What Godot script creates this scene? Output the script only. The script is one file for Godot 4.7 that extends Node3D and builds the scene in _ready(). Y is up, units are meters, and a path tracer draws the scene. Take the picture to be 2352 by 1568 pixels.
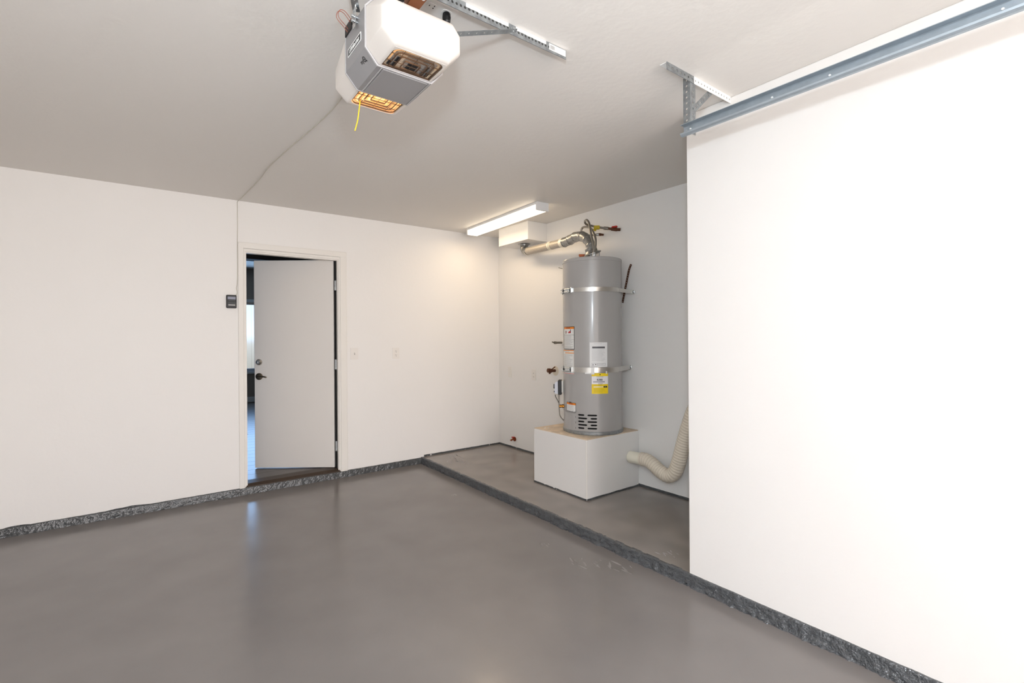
extends Node3D

# ---- the room, in metres; y is up, the floor is y = 0, the camera stands over x = 0, z = 0 ----
const EYE := 1.345
const CEIL := 2.5325
const SLAB := 0.065
const BACK := -4.72      # wall with the door
const SIDE := 2.3184     # right wall face
const RECESS := 3.3384   # wall behind the water heater
const EDGE := -1.513     # where the right wall ends and the recess begins
const LEFT := -0.968
const FRONT := 4.2
const HOUSE := -10.8

var M := {}
var rng := RandomNumberGenerator.new()
var noise := FastNoiseLite.new()


func _ready() -> void:
	rng.seed = 11
	noise.seed = 5
	noise.frequency = 1.0
	# camera: level, slightly rolled as the photograph is, lens shifted a little
	var cam := Camera3D.new()
	cam.name = "camera"
	cam.projection = Camera3D.PROJECTION_FRUSTUM
	cam.near = 0.05
	cam.far = 100.0
	cam.size = 2.0 * 0.05 * 784.0 / 1105.82
	cam.frustum_offset = Vector2(0, -0.05 * 10.55 / 1105.82)
	cam.transform = Transform3D(Basis(Vector3.UP, -0.642867) * Basis(Vector3.BACK, -0.00698), Vector3(0, EYE, 0))
	add_child(cam)
	cam.current = true
	# sky and exposure
	var we := WorldEnvironment.new()
	we.name = "environment"
	var e := Environment.new()
	e.background_mode = Environment.BG_SKY
	var sk := ProceduralSkyMaterial.new()
	sk.sky_top_color = Color(0.40, 0.58, 0.90)
	sk.sky_horizon_color = Color(0.82, 0.90, 1.0)
	sk.ground_bottom_color = Color(0.55, 0.55, 0.52)
	sk.ground_horizon_color = Color(0.72, 0.74, 0.74)
	sk.energy_multiplier = 2.0
	e.sky = Sky.new()
	e.sky.sky_material = sk
	e.tonemap_mode = Environment.TONE_MAPPER_LINEAR
	e.tonemap_exposure = 1.0
	e.sdfgi_enabled = true
	e.ssao_enabled = true
	e.ssil_enabled = true
	we.environment = e
	add_child(we)
	# the photographer's flash over the camera (its shadows show on the ceiling and the right wall)
	var flash := OmniLight3D.new()
	flash.name = "flash_light"
	flash.position = Vector3(0, 1.74, 0.02)
	flash.light_color = Color(0.90, 0.955, 1.0)
	flash.light_energy = 2.2
	flash.light_size = 0.06
	flash.omni_range = 30.0
	flash.omni_attenuation = 2.0
	flash.shadow_enabled = true
	add_child(flash)
	# daylight through the open garage doorway behind the camera
	var day := AreaLight3D.new()
	day.name = "doorway_daylight"
	day.area_size = Vector2(2.7, 2.1)
	day.area_normalize_energy = true
	day.position = Vector3(0.675, 1.06, FRONT + 0.02)
	day.light_color = Color(1.0, 0.95, 0.92)
	day.light_energy = 20.5
	day.area_range = 30.0
	day.shadow_enabled = true
	add_child(day)
	# daylight through the window of the room beyond the door
	var win := AreaLight3D.new()
	win.name = "window_daylight"
	win.area_size = Vector2(1.9, 1.3)
	win.area_normalize_energy = true
	win.position = Vector3(1.5, 1.37, HOUSE + 0.16)
	win.rotation.y = PI
	win.light_color = Color(0.66, 0.82, 1.0)
	win.light_energy = 4.5
	win.area_range = 30.0
	win.shadow_enabled = true
	add_child(win)

	materials()
	shell()
	house_beyond()
	door()
	curbs()
	scuffs()
	opener()
	opener_hanging()
	door_track()
	fluorescent()
	soffit_and_flue()
	heater_stand()
	water_heater()
	straps()
	flex_connectors()
	dryer_hose()
	wall_devices()
	wall_fittings()
	bell_wire()


# ------------------------------------------------------------------ materials
func mat(key: String, c: Color, rough := 0.5, metal := 0.0) -> StandardMaterial3D:
	var m := StandardMaterial3D.new()
	m.resource_name = key
	m.albedo_color = c
	m.roughness = rough
	m.metallic = metal
	M[key] = m
	return m


func noise_tex(freq: float, oct: int, normal: bool, strength := 1.0, lo := 0.0, hi := 1.0, size := 512, sd := 1) -> NoiseTexture2D:
	var f := FastNoiseLite.new()
	f.seed = sd
	f.noise_type = FastNoiseLite.TYPE_SIMPLEX_SMOOTH
	f.frequency = freq
	f.fractal_octaves = oct
	var t := NoiseTexture2D.new()
	t.width = size
	t.height = size
	t.seamless = true
	t.noise = f
	if normal:
		t.as_normal_map = true
		t.bump_strength = strength
	else:
		var g := Gradient.new()
		g.set_color(0, Color(lo, lo, lo))
		g.set_color(1, Color(hi, hi, hi))
		t.color_ramp = g
	return t


func tri(m: StandardMaterial3D, s: float) -> void:
	m.uv1_triplanar = true
	m.uv1_world_triplanar = true
	m.uv1_scale = Vector3(s, s, s)


func materials() -> void:
	var peel := noise_tex(0.035, 3, true, 1.6)
	var fine := noise_tex(0.02, 4, false, 1.0, 0.93, 1.0)
	for n in [["wall_paint", Color(0.94, 0.932, 0.921)], ["ceiling_paint", Color(0.915, 0.899, 0.878)], ["trim_paint", Color(0.93, 0.917, 0.895)]]:
		var m := mat(n[0], n[1], 0.55)
		m.normal_enabled = true
		m.normal_texture = peel
		m.normal_scale = 0.14 if n[0] == "wall_paint" else 0.24 if n[0] == "ceiling_paint" else 0.04
		m.metallic_specular = 0.35
		tri(m, 1.1)
	# grey floor enamel
	var fl := mat("floor_paint", Color(0.515, 0.495, 0.482), 1.0)
	fl.albedo_texture = noise_tex(0.006, 4, false, 1.0, 0.93, 1.0, 512, 3)
	fl.roughness_texture = noise_tex(0.008, 3, false, 1.0, 0.17, 0.25, 512, 7)
	tri(fl, 0.45)
	var sl := mat("slab_paint", Color(0.58, 0.55, 0.525), 1.0)
	sl.albedo_texture = noise_tex(0.008, 2, false, 1.0, 0.88, 1.0, 512, 13)
	sl.roughness_texture = noise_tex(0.008, 2, false, 1.0, 0.19, 0.27, 512, 17)
	tri(sl, 0.6)
	var cu := mat("curb_paint", Color(0.285, 0.30, 0.315), 0.12)
	cu.metallic_specular = 0.8
	cu.normal_enabled = true
	cu.normal_texture = noise_tex(0.05, 4, true, 5.0, 0, 1, 512, 23)
	cu.normal_scale = 1.6
	tri(cu, 3.0)
	var cs := mat("curb_smooth", Color(0.29, 0.30, 0.305), 0.25)
	cs.normal_enabled = true
	cs.normal_texture = M["curb_paint"].normal_texture
	cs.normal_scale = 0.6
	tri(cs, 2.0)
	# metals
	var ga := mat("galvanized", Color(0.66, 0.68, 0.69), 0.42, 0.75)
	ga.albedo_texture = noise_tex(0.02, 3, false, 1.0, 0.80, 1.0, 256, 31)
	tri(ga, 6.0)
	var gd := mat("galvanized_blue", Color(0.68, 0.72, 0.75), 0.42, 0.55)
	gd.albedo_texture = noise_tex(0.02, 3, false, 1.0, 0.93, 1.0, 256, 33)
	tri(gd, 4.0)
	mat("zinc", Color(0.80, 0.82, 0.83), 0.22, 1.0)
	mat("strap_steel", Color(0.80, 0.79, 0.77), 0.28, 0.9)
	mat("chrome", Color(0.78, 0.77, 0.75), 0.2, 1.0)
	mat("bronze", Color(0.50, 0.45, 0.38), 0.28, 1.0)
	mat("brass", Color(0.66, 0.46, 0.20), 0.3, 1.0)
	mat("copper", Color(0.60, 0.34, 0.22), 0.4, 0.8)
	mat("rust", Color(0.38, 0.235, 0.155), 0.65, 0.3)
	mat("braid", Color(0.55, 0.53, 0.50), 0.33, 0.9)
	mat("rail_copper", Color(0.56, 0.36, 0.24), 0.45, 0.35)
	mat("dark_steel", Color(0.18, 0.17, 0.17), 0.5, 0.4)
	var fu := mat("flue_metal", Color(0.72, 0.72, 0.71), 0.32, 0.8)
	fu.albedo_texture = noise_tex(0.03, 4, false, 1.0, 0.62, 1.0, 256, 41)
	tri(fu, 7.0)
	var fd := mat("flue_dull", Color(0.78, 0.745, 0.69), 0.42, 0.35)
	fd.albedo_texture = noise_tex(0.03, 3, false, 1.0, 0.78, 1.0, 256, 43)
	tri(fd, 9.0)
	# paints and plastics
	var he := mat("heater_enamel", Color(0.67, 0.66, 0.65), 0.26)
	he.clearcoat_enabled = true
	he.clearcoat = 0.35
	he.clearcoat_roughness = 0.12
	mat("heater_seam", Color(0.33, 0.33, 0.33), 0.5)
	mat("door_paint", Color(0.905, 0.89, 0.87), 0.42)
	mat("white_plastic", Color(0.91, 0.90, 0.88), 0.35)
	mat("lens_plastic", Color(0.87, 0.84, 0.81), 0.4)
	mat("plate_plastic", Color(0.925, 0.91, 0.89), 0.4)
	mat("fixture_white", Color(0.90, 0.90, 0.90), 0.4)
	mat("opener_grey", Color(0.56, 0.55, 0.55), 0.42)
	mat("opener_trim", Color(0.70, 0.69, 0.69), 0.35)
	mat("black", Color(0.05, 0.05, 0.055), 0.45)
	mat("soft_black", Color(0.12, 0.12, 0.13), 0.5)
	mat("hole_black", Color(0.015, 0.012, 0.01), 0.9)
	mat("control_grey", Color(0.20, 0.215, 0.22), 0.5)
	mat("screen_blue", Color(0.42, 0.44, 0.52), 0.25)
	mat("white_mark", Color(0.95, 0.95, 0.94), 0.5)
	mat("silver_plastic", Color(0.74, 0.75, 0.78), 0.3, 0.3)
	mat("red_handle", Color(0.70, 0.15, 0.10), 0.45)
	mat("yellow_tag", Color(0.78, 0.68, 0.08), 0.5)
	mat("yellow_wire", Color(0.95, 0.80, 0.15), 0.5)
	mat("copper_wire", Color(0.62, 0.34, 0.25), 0.5)
	mat("scuff", Color(0.56, 0.545, 0.53), 0.5)
	mat("painted_wire", Color(0.80, 0.78, 0.73), 0.6)
	mat("hose_vinyl", Color(0.91, 0.87, 0.80), 0.5)
	mat("hose_wire", Color(0.78, 0.73, 0.66), 0.5)
	mat("pvc", Color(0.93, 0.91, 0.84), 0.35)
	var st := mat("stand_top", Color(0.92, 0.84, 0.74), 0.7)
	st.albedo_texture = noise_tex(0.02, 4, false, 1.0, 0.82, 1.0, 256, 51)
	tri(st, 2.0)
	mat("threshold_bronze", Color(0.26, 0.21, 0.17), 0.45, 0.3)
	var ga2 := mat("grille_amber", Color(0.90, 0.84, 0.76), 0.4)
	ga2.backlight_enabled = true
	ga2.backlight = Color(1.0, 0.92, 0.74)
	mat("grille_brown", Color(0.34, 0.25, 0.18), 0.45)
	mat("reflector", Color(0.84, 0.75, 0.65), 0.5)
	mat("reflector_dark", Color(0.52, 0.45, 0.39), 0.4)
	var bulb := mat("bulb_glow", Color(1.0, 0.9, 0.7), 0.3)
	bulb.emission_enabled = true
	bulb.emission = Color(1.0, 0.84, 0.60)
	bulb.emission_energy_multiplier = 5.0
	var tube_glow := mat("diffuser_glow", Color(0.96, 0.95, 0.92), 0.4)
	tube_glow.emission_enabled = true
	tube_glow.emission = Color(1.0, 0.93, 0.82)
	tube_glow.emission_energy_multiplier = 3.2
	# the house beyond the door
	mat("house_wall", Color(0.58, 0.52, 0.46), 0.7)
	mat("house_trim", Color(0.80, 0.79, 0.76), 0.5)
	mat("house_soffit", Color(0.20, 0.17, 0.14), 0.8)
	var pc := mat("popcorn", Color(0.95, 0.94, 0.92), 0.9)
	pc.normal_enabled = true
	pc.normal_texture = noise_tex(0.06, 3, true, 8.0, 0, 1, 256, 61)
	tri(pc, 2.0)
	for k in 3:
		var pl := mat("plank_%d" % k, [Color(0.40, 0.355, 0.32), Color(0.44, 0.39, 0.35), Color(0.36, 0.32, 0.29)][k], 0.30)
		pl.albedo_texture = noise_tex(0.02, 4, false, 1.0, 0.7, 1.0, 256, 71 + k)
		pl.uv1_triplanar = true
		pl.uv1_world_triplanar = true
		pl.uv1_scale = Vector3(0.5, 5, 8)
	var gl := mat("pane_glass", Color(1, 1, 1, 0.06), 0.02)
	gl.transparency = BaseMaterial3D.TRANSPARENCY_ALPHA
	var am := mat("amber_pane", Color(1, 1, 1, 0.10), 0.05)
	am.transparency = BaseMaterial3D.TRANSPARENCY_ALPHA
	var va := mat("blind_vane", Color(0.88, 0.89, 0.90), 0.5)
	va.backlight_enabled = true
	va.backlight = Color(0.6, 0.62, 0.65)


# ------------------------------------------------------------------ naming and committing
func numbered(called: String) -> String:
	if not has_node(NodePath(called)):
		return called
	var k := 1
	while has_node(NodePath("%s_%03d" % [called, k])):
		k += 1
	return "%s_%03d" % [called, k]


func thing(called: String, label: String, category: String, at := Vector3.ZERO, group := "") -> Node3D:
	var o := Node3D.new()
	o.name = numbered(called)
	o.position = at
	add_child(o)
	tag(o, label, category, group)
	return o


func tag(o: Node3D, label: String, category: String, group := "", kind := "") -> Node3D:
	o.set_meta("label", label)
	if category:
		o.set_meta("category", category)
	if group:
		o.set_meta("group", group)
	if kind:
		o.set_meta("kind", kind)
	return o


func mb() -> SurfaceTool:
	var s := SurfaceTool.new()
	s.begin(Mesh.PRIMITIVE_TRIANGLES)
	s.set_smooth_group(-1)
	return s


func mesh_of(st: SurfaceTool) -> ArrayMesh:
	st.generate_normals()
	return st.commit()


# shapes are given in world coordinates; a part is moved back by the place of the thing that holds it
func part(called: String, st: SurfaceTool, m: String, parent: Node3D = self, label := "") -> MeshInstance3D:
	var o := MeshInstance3D.new()
	o.mesh = mesh_of(st)
	o.material_override = M[m]
	var p := parent
	while p != self:
		o.position -= p.position
		p = p.get_parent()
	if parent == self:
		o.name = numbered(called)
	else:
		o.name = called
	parent.add_child(o, true)
	if label:
		o.set_meta("label", label)
	return o


func group_part(called: String, parent: Node3D) -> Node3D:
	var o := Node3D.new()
	o.name = called
	parent.add_child(o, true)
	return o


func struct(called: String, st: SurfaceTool, m: String, label: String, category: String) -> MeshInstance3D:
	var o := part(called, st, m)
	tag(o, label, category, "", "structure")
	return o


# ------------------------------------------------------------------ shapes
func t3(st: SurfaceTool, a: Vector3, b: Vector3, c: Vector3) -> void:   # a, b, c run counter-clockwise seen from outside
	st.add_vertex(a)
	st.add_vertex(c)
	st.add_vertex(b)


func q4(st: SurfaceTool, a: Vector3, b: Vector3, c: Vector3, d: Vector3) -> void:
	t3(st, a, b, c)
	t3(st, a, c, d)


func out3(st: SurfaceTool, a: Vector3, b: Vector3, c: Vector3, from: Vector3) -> void:
	if (b - a).cross(c - a).dot((a + b + c) / 3.0 - from) < 0.0:
		t3(st, a, c, b)
	else:
		t3(st, a, b, c)


func out4(st: SurfaceTool, a: Vector3, b: Vector3, c: Vector3, d: Vector3, from: Vector3) -> void:
	out3(st, a, b, c, from)
	out3(st, a, c, d, from)


func box(st: SurfaceTool, c: Vector3, s: Vector3, bev := 0.0, b := Basis.IDENTITY) -> void:
	var h := s / 2.0
	var p := {}
	for x in [-1, 1]:
		for y in [-1, 1]:
			for z in [-1, 1]:
				var sg := Vector3(x, y, z)
				for ax in 3:
					var v := h - Vector3(bev, bev, bev)
					v[ax] = h[ax]
					p[[x, y, z, ax]] = c + b * (v * sg)
	for ax in 3:
		var u: int = (ax + 1) % 3
		var w: int = (ax + 2) % 3
		for s1 in [-1, 1]:
			var ring := []
			for k in [[-1, -1], [1, -1], [1, 1], [-1, 1]]:
				var i := [0, 0, 0]
				i[ax] = s1
				i[u] = k[0]
				i[w] = k[1]
				ring.append(p[[i[0], i[1], i[2], ax]])
			out4(st, ring[0], ring[1], ring[2], ring[3], c)
			if bev > 0.0:
				for s2 in [-1, 1]:   # the edge along w between faces ax and u
					var i1 := [0, 0, 0]
					i1[ax] = s1
					i1[u] = s2
					i1[w] = -1
					var i2 := i1.duplicate()
					i2[w] = 1
					out4(st, p[[i1[0], i1[1], i1[2], ax]], p[[i2[0], i2[1], i2[2], ax]], p[[i2[0], i2[1], i2[2], u]], p[[i1[0], i1[1], i1[2], u]], c)
	if bev > 0.0:
		for x in [-1, 1]:
			for y in [-1, 1]:
				for z in [-1, 1]:
					out3(st, p[[x, y, z, 0]], p[[x, y, z, 1]], p[[x, y, z, 2]], c)


func span(st: SurfaceTool, a: Vector3, b: Vector3, bev := 0.0) -> void:
	box(st, (a + b) / 2.0, (b - a).abs(), bev)


func smooth(pts: Array, n := 6) -> PackedVector3Array:   # a Catmull-Rom curve through the points
	var r := PackedVector3Array()
	for i in pts.size() - 1:
		var p0: Vector3 = pts[maxi(i - 1, 0)]
		var p1: Vector3 = pts[i]
		var p2: Vector3 = pts[i + 1]
		var p3: Vector3 = pts[mini(i + 2, pts.size() - 1)]
		for k in n:
			r.append(p1.cubic_interpolate(p2, p0, p3, float(k) / n))
	r.append(pts[-1])
	return r


func sweep(st: SurfaceTool, pts: PackedVector3Array, rad: Variant, sides := 10, caps := true) -> void:
	var n := pts.size()
	var up := Vector3.UP
	var d0 := (pts[1] - pts[0]).normalized()
	if absf(d0.dot(up)) > 0.9:
		up = Vector3.RIGHT
	var nx := d0.cross(up).normalized()
	var rings := []
	for i in n:
		var d := (pts[mini(i + 1, n - 1)] - pts[maxi(i - 1, 0)]).normalized()
		nx = (nx - d * nx.dot(d)).normalized()
		var ny := d.cross(nx)
		var r: float = rad[i] if rad is Array or rad is PackedFloat32Array else rad
		var ring := PackedVector3Array()
		for k in sides:
			var a := TAU * k / sides
			ring.append(pts[i] + (nx * cos(a) + ny * sin(a)) * r)
		rings.append(ring)
	st.set_smooth_group(0)
	for i in n - 1:
		var mid: Vector3 = (pts[i] + pts[i + 1]) / 2.0
		for k in sides:
			var l: int = (k + 1) % sides
			out4(st, rings[i][k], rings[i][l], rings[i + 1][l], rings[i + 1][k], mid)
	st.set_smooth_group(-1)
	if caps:
		for e in [0, n - 1]:
			var inward: Vector3 = pts[1] if e == 0 else pts[n - 2]
			for k in sides:
				out3(st, pts[e], rings[e][k], rings[e][(k + 1) % sides], inward)


func rod(st: SurfaceTool, a: Vector3, b: Vector3, r: float, sides := 12, r2 := -1.0) -> void:
	sweep(st, PackedVector3Array([a, b]), [r, r if r2 < 0.0 else r2], sides)


func lathe(st: SurfaceTool, at: Vector3, prof: Array, segs := 32, b := Basis.IDENTITY, from := 0.0, to := TAU) -> void:   # prof: [radius, height] from the bottom up on the outside
	for i in prof.size() - 1:
		st.set_smooth_group(i)
		for k in segs:
			var a0 := lerpf(from, to, float(k) / segs)
			var a1 := lerpf(from, to, float(k + 1) / segs)
			var v := []
			for w in [[prof[i], a0], [prof[i], a1], [prof[i + 1], a1], [prof[i + 1], a0]]:
				v.append(at + b * Vector3(w[0][0] * sin(w[1]), w[0][1], w[0][0] * cos(w[1])))
			if prof[i][0] > 0.0:
				t3(st, v[0], v[1], v[2])
			if prof[i + 1][0] > 0.0:
				t3(st, v[0], v[2], v[3])
	st.set_smooth_group(-1)


# a flat bar with round holes; x runs along it, y across, z = x cross y is its front
func holed(st: SurfaceTool, at: Vector3, x: Vector3, y: Vector3, length: float, width: float, thick: float, n: int, hr: float) -> void:
	x = x.normalized()
	y = y.normalized()
	var z := x.cross(y)
	var cl := length / n
	var hx := cl / 2.0
	var hy := width / 2.0
	var ang := []
	for k in 12:
		ang.append(TAU * k / 12)
	for s in [[1, 1], [-1, 1], [-1, -1], [1, -1]]:
		ang.append(fposmod(atan2(hy * s[1], hx * s[0]), TAU))
	ang.sort()
	for c in n:
		var mid := at + x * (cl * (c + 0.5)) + y * hy
		for k in ang.size():
			var v := []
			for a in [ang[k], ang[(k + 1) % ang.size()]]:
				var sc := 1.0 / maxf(absf(cos(a)) / hx, absf(sin(a)) / hy)
				v.append([mid + (x * cos(a) + y * sin(a)) * sc, mid + (x * cos(a) + y * sin(a)) * hr])
			var f := z * (thick / 2.0)
			q4(st, v[0][1] + f, v[0][0] + f, v[1][0] + f, v[1][1] + f)
			q4(st, v[1][1] - f, v[1][0] - f, v[0][0] - f, v[0][1] - f)
			q4(st, v[0][1] - f, v[0][1] + f, v[1][1] + f, v[1][1] - f)
	var g := z * (thick / 2.0)
	var b := at + x * length
	var w := y * width
	q4(st, at - g, b - g, b + g, at + g)
	q4(st, b + w - g, at + w - g, at + w + g, b + w + g)
	q4(st, at + w - g, at - g, at + g, at + w + g)
	q4(st, b - g, b + w - g, b + w + g, b + g)


# a polygon (x, y) pushed along z of the transform
func prism(st: SurfaceTool, poly: PackedVector2Array, xf: Transform3D, depth: float) -> void:
	var area := 0.0
	for i in poly.size():
		area += poly[i].cross(poly[(i + 1) % poly.size()])
	if area < 0.0:
		poly = poly.duplicate()
		poly.reverse()
	var idx := Geometry2D.triangulate_polygon(poly)
	for i in range(0, idx.size(), 3):
		var a := poly[idx[i]]
		var b := poly[idx[i + 1]]
		var c := poly[idx[i + 2]]
		if (b - a).cross(c - a) < 0.0:
			var t := b
			b = c
			c = t
		t3(st, xf * Vector3(a.x, a.y, depth), xf * Vector3(b.x, b.y, depth), xf * Vector3(c.x, c.y, depth))
		t3(st, xf * Vector3(a.x, a.y, 0), xf * Vector3(c.x, c.y, 0), xf * Vector3(b.x, b.y, 0))
	for i in poly.size():
		var p := poly[i]
		var r := poly[(i + 1) % poly.size()]
		q4(st, xf * Vector3(p.x, p.y, 0), xf * Vector3(r.x, r.y, 0), xf * Vector3(r.x, r.y, depth), xf * Vector3(p.x, p.y, depth))


func rounded(w: float, h: float, r: float, n := 4) -> PackedVector2Array:
	var p := PackedVector2Array()
	for c in [[1, 1, 0.0], [-1, 1, PI / 2], [-1, -1, PI], [1, -1, 1.5 * PI]]:
		for k in n + 1:
			var a: float = c[2] + PI / 2 * k / n
			p.append(Vector2(c[0] * (w / 2 - r) + r * cos(a), c[1] * (h / 2 - r) + r * sin(a)))
	return p


# a frame: the band between two outlines of the same number of points
func band(st: SurfaceTool, outer: PackedVector2Array, inner: PackedVector2Array, xf: Transform3D, depth: float) -> void:
	var n := outer.size()
	for i in n:
		var j := (i + 1) % n
		var o0 := Vector3(outer[i].x, outer[i].y, 0)
		var o1 := Vector3(outer[j].x, outer[j].y, 0)
		var i0 := Vector3(inner[i].x, inner[i].y, 0)
		var i1 := Vector3(inner[j].x, inner[j].y, 0)
		var d := Vector3(0, 0, depth)
		q4(st, xf * (o0 + d), xf * (o1 + d), xf * (i1 + d), xf * (i0 + d))
		q4(st, xf * i0, xf * i1, xf * o1, xf * o0)
		q4(st, xf * o0, xf * o1, xf * (o1 + d), xf * (o0 + d))
		q4(st, xf * i1, xf * i0, xf * (i0 + d), xf * (i1 + d))


# a rectangle from y = a to y = b whose two far corners are rounded
func u_shape(w: float, a: float, b: float, r: float) -> PackedVector2Array:
	var p := PackedVector2Array([Vector2(-w / 2, a), Vector2(w / 2, a)])
	for c in [[1.0, 0.0], [-1.0, PI / 2]]:
		for k in 6:
			var t: float = c[1] + PI / 2 * k / 5
			p.append(Vector2(c[0] * (w / 2 - r) + r * cos(t), b - r + r * sin(t)))
	return p


func lettering(called: String, text: String, height: float, m: String, xf: Transform3D, parent: Node3D, bold := true) -> MeshInstance3D:
	var t := TextMesh.new()
	t.text = text
	var f := SystemFont.new()
	f.font_names = PackedStringArray(["Droid Sans"])
	f.font_weight = 700 if bold else 400
	t.font = f
	t.font_size = 32
	t.pixel_size = height / 23.0
	t.depth = 0.0006
	t.curve_step = 4.0
	var o := MeshInstance3D.new()
	o.mesh = t
	o.material_override = M[m]
	o.name = called
	parent.add_child(o, true)
	var up := Vector3.ZERO
	var p := parent
	while p != self:
		up += p.position
		p = p.get_parent()
	o.transform = Transform3D(xf.basis, xf.origin - up)
	return o


# ------------------------------------------------------------------ the room
func shell() -> void:
	var st := mb()
	span(st, Vector3(LEFT - 0.2, -0.2, BACK - 0.14), Vector3(SIDE + 0.12, 0.0, FRONT + 0.2))
	struct("floor", st, "floor_paint", "smooth grey painted concrete floor of the garage", "floor")
	st = mb()
	span(st, Vector3(SIDE + 0.004, -0.2, BACK - 0.14), Vector3(RECESS + 0.12, SLAB, EDGE + 0.05))
	struct("floor", st, "slab_paint", "raised grey painted slab in the recess under the water heater", "floor")
	st = mb()
	span(st, Vector3(LEFT - 0.2, CEIL, BACK - 0.14), Vector3(RECESS + 0.12, CEIL + 0.2, FRONT + 0.2))
	struct("ceiling", st, "ceiling_paint", "plain off-white painted garage ceiling", "ceiling")
	# back wall round the door opening
	var a := BACK - 0.14
	st = mb()
	span(st, Vector3(LEFT - 0.2, 0, a), Vector3(0.632, CEIL, BACK))
	span(st, Vector3(1.468, 0, a), Vector3(RECESS + 0.12, CEIL, BACK))
	span(st, Vector3(0.632, 2.122, a), Vector3(1.468, CEIL, BACK))
	span(st, Vector3(0.632, 0, a), Vector3(1.468, 0.055, BACK))
	struct("wall_back", st, "wall_paint", "off-white back wall with the half open door", "wall")
	st = mb()
	span(st, Vector3(SIDE, 0, EDGE), Vector3(RECESS + 0.12, CEIL, FRONT + 0.2), 0.004)
	struct("wall_right", st, "wall_paint", "bright white right wall under the steel door track", "wall")
	st = mb()
	span(st, Vector3(RECESS, 0, BACK), Vector3(RECESS + 0.12, CEIL, EDGE))
	struct("wall_recess", st, "wall_paint", "off-white recess wall behind the water heater", "wall")
	st = mb()
	span(st, Vector3(LEFT - 0.2, 0, BACK), Vector3(LEFT, CEIL, FRONT + 0.2))
	struct("wall_left", st, "wall_paint", "white left wall just outside the picture", "wall")
	st = mb()
	span(st, Vector3(LEFT, 0, FRONT), Vector3(-0.7, CEIL, FRONT + 0.2))
	span(st, Vector3(2.05, 0, FRONT), Vector3(SIDE, CEIL, FRONT + 0.2))
	span(st, Vector3(-0.7, 2.13, FRONT), Vector3(2.05, CEIL, FRONT + 0.2))
	struct("wall_front", st, "wall_paint", "white front wall round the garage doorway behind the camera", "wall")


func curb_strip(a: Vector3, b: Vector3, out: Vector3, h: float, proud: float, rough: float, step := 0.012) -> SurfaceTool:
	# a lumpy painted concrete edge from a to b; its section runs from the floor up its face and back to the wall
	var st := mb()
	var n := int(a.distance_to(b) / step)
	var sec := []
	for k in 9:
		var f := k / 8.0
		sec.append(Vector2(proud * (1.0 - 0.55 * f), h * f))
	sec.append(Vector2(proud * 0.3, h))
	sec.append(Vector2(-0.012, h))
	var rows := []
	for i in n + 1:
		var p := a.lerp(b, float(i) / n)
		var row := PackedVector3Array()
		for k in sec.size():
			var s: Vector2 = sec[k]
			var q := p + out * s.x + Vector3.UP * s.y
			if k < 10:
				var low: float = 1.0 - 0.55 * float(k) / 9.0
				var d := noise.get_noise_3d(q.x * 26, q.y * 40, q.z * 26) * rough * low + noise.get_noise_3d(q.x * 70, q.y * 90, q.z * 70) * rough * 0.6 * low + noise.get_noise_3d(q.x * 170, q.y * 190, q.z * 170) * rough * 0.28 * low
				var wide := noise.get_noise_2d(q.x * 3.0 + 40.0, q.z * 3.0) * rough * 0.8
				q += out * (d + wide * low)
				if k > 0:
					q.y += noise.get_noise_2d(q.x * 9.0, q.z * 9.0 + 7.0) * 0.003
			row.append(q)
		rows.append(row)
	st.set_smooth_group(0)
	var inside := -out * 0.05
	for i in n:
		for k in sec.size() - 1:
			out4(st, rows[i][k], rows[i + 1][k], rows[i + 1][k + 1], rows[i][k + 1], rows[i][k] + inside - Vector3.UP * 0.05)
	return st


func curbs() -> void:
	var st := curb_strip(Vector3(LEFT, 0, BACK), Vector3(SIDE + 0.01, 0, BACK), Vector3.BACK, 0.06, 0.020, 0.008, 0.010)
	struct("trim_1", st, "curb_smooth", "dark grey painted concrete curb along the foot of the back wall", "curb")
	st = curb_strip(Vector3(SIDE, 0, BACK), Vector3(SIDE, 0, FRONT), Vector3.LEFT, SLAB, 0.024, 0.013, 0.008)
	struct("trim_2", st, "curb_paint", "lumpy dark grey concrete curb edging the slab and right wall", "curb")
	# thin ragged paint line where the slab meets the recess walls
	for s in [[Vector3(SIDE + 0.02, SLAB - 0.002, BACK), Vector3(RECESS, SLAB - 0.002, BACK), Vector3.BACK], [Vector3(RECESS, SLAB - 0.002, BACK), Vector3(RECESS, SLAB - 0.002, EDGE), Vector3.LEFT]]:
		st = curb_strip(s[0], s[1], s[2], 0.020, 0.008, 0.010, 0.012)
		struct("trim_3" if s[2] == Vector3.BACK else "trim_4", st, "curb_smooth", "thin dark paint edge along the slab at the " + ("back wall" if s[2] == Vector3.BACK else "recess wall"), "paint edge")
	# a smear of floor paint on the wall, left of the door
	for s in [[-0.30, 0.02, 0.30, 0.016], [-0.83, -0.62, 0.16, 0.014]]:
		var poly := PackedVector2Array()
		var w: float = s[2]
		for k in 13:
			poly.append(Vector2(s[0] + w * k / 12.0, 0.058 + s[3] * sin(PI * k / 12.0) * (0.7 + 0.3 * noise.get_noise_1d(k * 3.7 + s[0] * 10))))
		poly.append(Vector2(s[0] + w, 0.05))
		poly.append(Vector2(s[0], 0.05))
		st = mb()
		prism(st, poly, Transform3D(Basis.IDENTITY, Vector3(0, 0, BACK)), 0.0012)
		part("paint_smear", st, "curb_smooth", get_node("trim_1"))


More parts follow.
